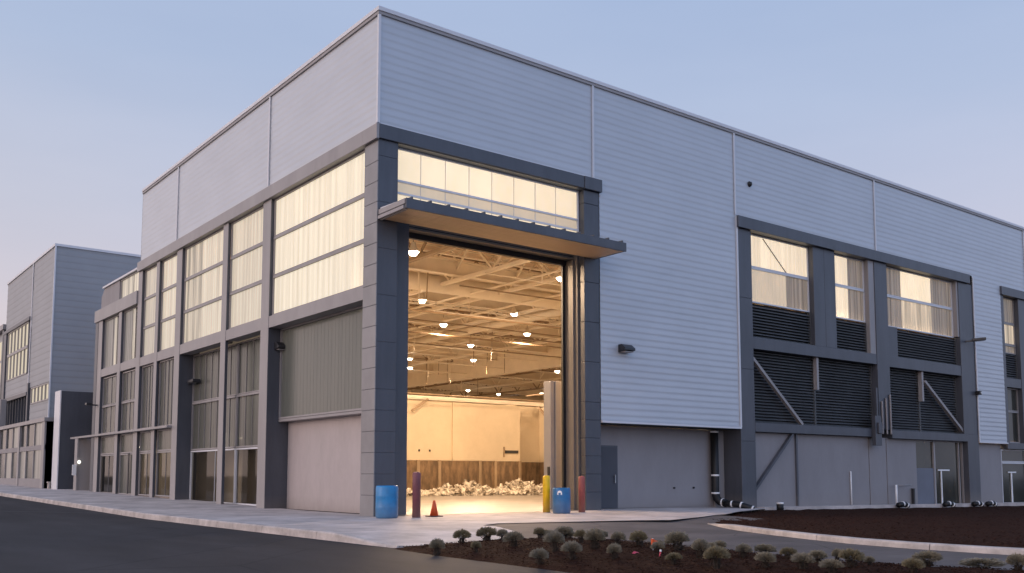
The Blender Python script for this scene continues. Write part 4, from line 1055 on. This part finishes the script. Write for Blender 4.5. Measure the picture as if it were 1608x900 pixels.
# ------------------------------------------------------------------ light
SUN_EL, SUN_ROT = 2.0, -78.
w = bpy.data.worlds.new('World'); sc.world = w; w.use_nodes = True
nt = w.node_tree
for n in list(nt.nodes): nt.nodes.remove(n)
out = nt.nodes.new('ShaderNodeOutputWorld'); bg = nt.nodes.new('ShaderNodeBackground')
sky = nt.nodes.new('ShaderNodeTexSky'); sky.sky_type = 'NISHITA'; sky.sun_disc = False
sky.sun_elevation = R(SUN_EL); sky.sun_rotation = R(SUN_ROT); sky.air_density = 1.2; sky.dust_density = .6; sky.ozone_density = 2.
# dusk colours: blue overhead, pale mauve low down, pinker towards the west (-X)
tc = nt.nodes.new('ShaderNodeTexCoord'); sep = nt.nodes.new('ShaderNodeSeparateXYZ'); nt.links.new(tc.outputs['Generated'], sep.inputs[0])
def sky_ramp(cols):
    r = nt.nodes.new('ShaderNodeValToRGB'); e = r.color_ramp.elements
    e[0].position = cols[0][0]; e[0].color = (*cols[0][1], 1); e[1].position = cols[-1][0]; e[1].color = (*cols[-1][1], 1)
    for p_, c_ in cols[1:-1]: q = e.new(p_); q.color = (*c_, 1)
    nt.links.new(sep.outputs['Z'], r.inputs['Fac']); return r
def along(axis, f0, f1):
    mr = nt.nodes.new('ShaderNodeMapRange'); mr.inputs['From Min'].default_value = f0; mr.inputs['From Max'].default_value = f1
    nt.links.new(sep.outputs[axis], mr.inputs['Value']); return mr.outputs[0]
def mixc(f, a, b):
    mx = nt.nodes.new('ShaderNodeMix'); mx.data_type = 'RGBA'
    nt.links.new(f, mx.inputs['Factor']); nt.links.new(a, mx.inputs['A']); nt.links.new(b, mx.inputs['B']); return mx.outputs['Result']
east = sky_ramp([(.0, (.66, .56, .60)), (.12, (.57, .52, .62)), (.24, (.51, .525, .67)), (.36, (.44, .51, .69)), (.50, (.355, .455, .67)), (1., (.20, .33, .62))])
north = sky_ramp([(.0, (.76, .62, .61)), (.10, (.70, .595, .62)), (.18, (.61, .565, .64)), (.26, (.54, .55, .66)), (.40, (.42, .50, .68)), (1., (.20, .33, .62))])
west = sky_ramp([(.0, (2.25, 1.74, 1.60)), (.2, (1.85, 1.54, 1.50)), (.5, (1.08, 1.02, 1.12)), (1., (.20, .33, .62))])
south = sky_ramp([(.0, (.65, .79, 1.07)), (.25, (.56, .77, 1.24)), (.6, (.41, .61, 1.05)), (1., (.20, .33, .62))])
c1 = mixc(along('X', .62, .14), east.outputs[0], north.outputs[0])
c2 = mixc(along('Y', .15, -.8), c1, south.outputs[0])
c3 = mixc(along('X', -.02, -.85), c2, west.outputs[0])
bg2 = nt.nodes.new('ShaderNodeBackground'); bg2.inputs['Strength'].default_value = 1.0
mpw = nt.nodes.new('ShaderNodeMapping'); mpw.inputs['Scale'].default_value = (1.2, 1.2, 5.)
nzw = nt.nodes.new('ShaderNodeTexNoise'); nzw.inputs['Scale'].default_value = 1.6; nzw.inputs['Detail'].default_value = 6
nt.links.new(tc.outputs['Generated'], mpw.inputs['Vector']); nt.links.new(mpw.outputs[0], nzw.inputs['Vector'])
rw = nt.nodes.new('ShaderNodeValToRGB'); rw.color_ramp.elements[0].position = .35; rw.color_ramp.elements[0].color = (.955, .965, .98, 1)
rw.color_ramp.elements[1].position = .70; rw.color_ramp.elements[1].color = (1.06, 1.045, 1.03, 1); nt.links.new(nzw.outputs['Fac'], rw.inputs['Fac'])
mw = nt.nodes.new('ShaderNodeMix'); mw.data_type = 'RGBA'; mw.blend_type = 'MULTIPLY'; mw.inputs['Factor'].default_value = 1.
nt.links.new(c3, mw.inputs['A']); nt.links.new(rw.outputs[0], mw.inputs['B']); nt.links.new(mw.outputs['Result'], bg2.inputs['Color'])
nt.links.new(sky.outputs[0], bg.inputs['Color']); bg.inputs['Strength'].default_value = .05
ad = nt.nodes.new('ShaderNodeAddShader'); nt.links.new(bg.outputs[0], ad.inputs[0]); nt.links.new(bg2.outputs[0], ad.inputs[1])
nt.links.new(ad.outputs[0], out.inputs['Surface'])
sl = bpy.data.lights.new('sun', 'SUN'); sl.energy = .5; sl.angle = R(25); sl.color = (1., .80, .74)
so = bpy.data.objects.new('sun', sl); col.objects.link(so)
dv = Vector((math.sin(R(SUN_ROT))*math.cos(R(12)), math.cos(R(SUN_ROT))*math.cos(R(12)), math.sin(R(12))))
so.rotation_euler = dv.to_track_quat('Z', 'Y').to_euler()

# ------------------------------------------------------------------ camera
cd = bpy.data.cameras.new('camera'); co = bpy.data.objects.new('camera', cd); col.objects.link(co); sc.camera = co
cd.sensor_width = 36; cd.sensor_fit = 'HORIZONTAL'; cd.lens = 1491.94/1608*36; cd.shift_y = .1005; cd.clip_end = 3000; cd.clip_start = .1
co.location = (-13.689, -24.259, 1.2); co.rotation_euler = (R(90+5.166), 0, R(-37.689))
sc.view_settings.view_transform = 'Standard'; sc.view_settings.look = 'None'; sc.view_settings.exposure = 0; sc.view_settings.gamma = 1
sc.cycles.use_denoising = True; sc.cycles.max_bounces = 8; sc.cycles.diffuse_bounces = 4; sc.cycles.transparent_max_bounces = 12
sc.cycles.caustics_reflective = False; sc.cycles.caustics_refractive = False; sc.cycles.sample_clamp_indirect = 6.
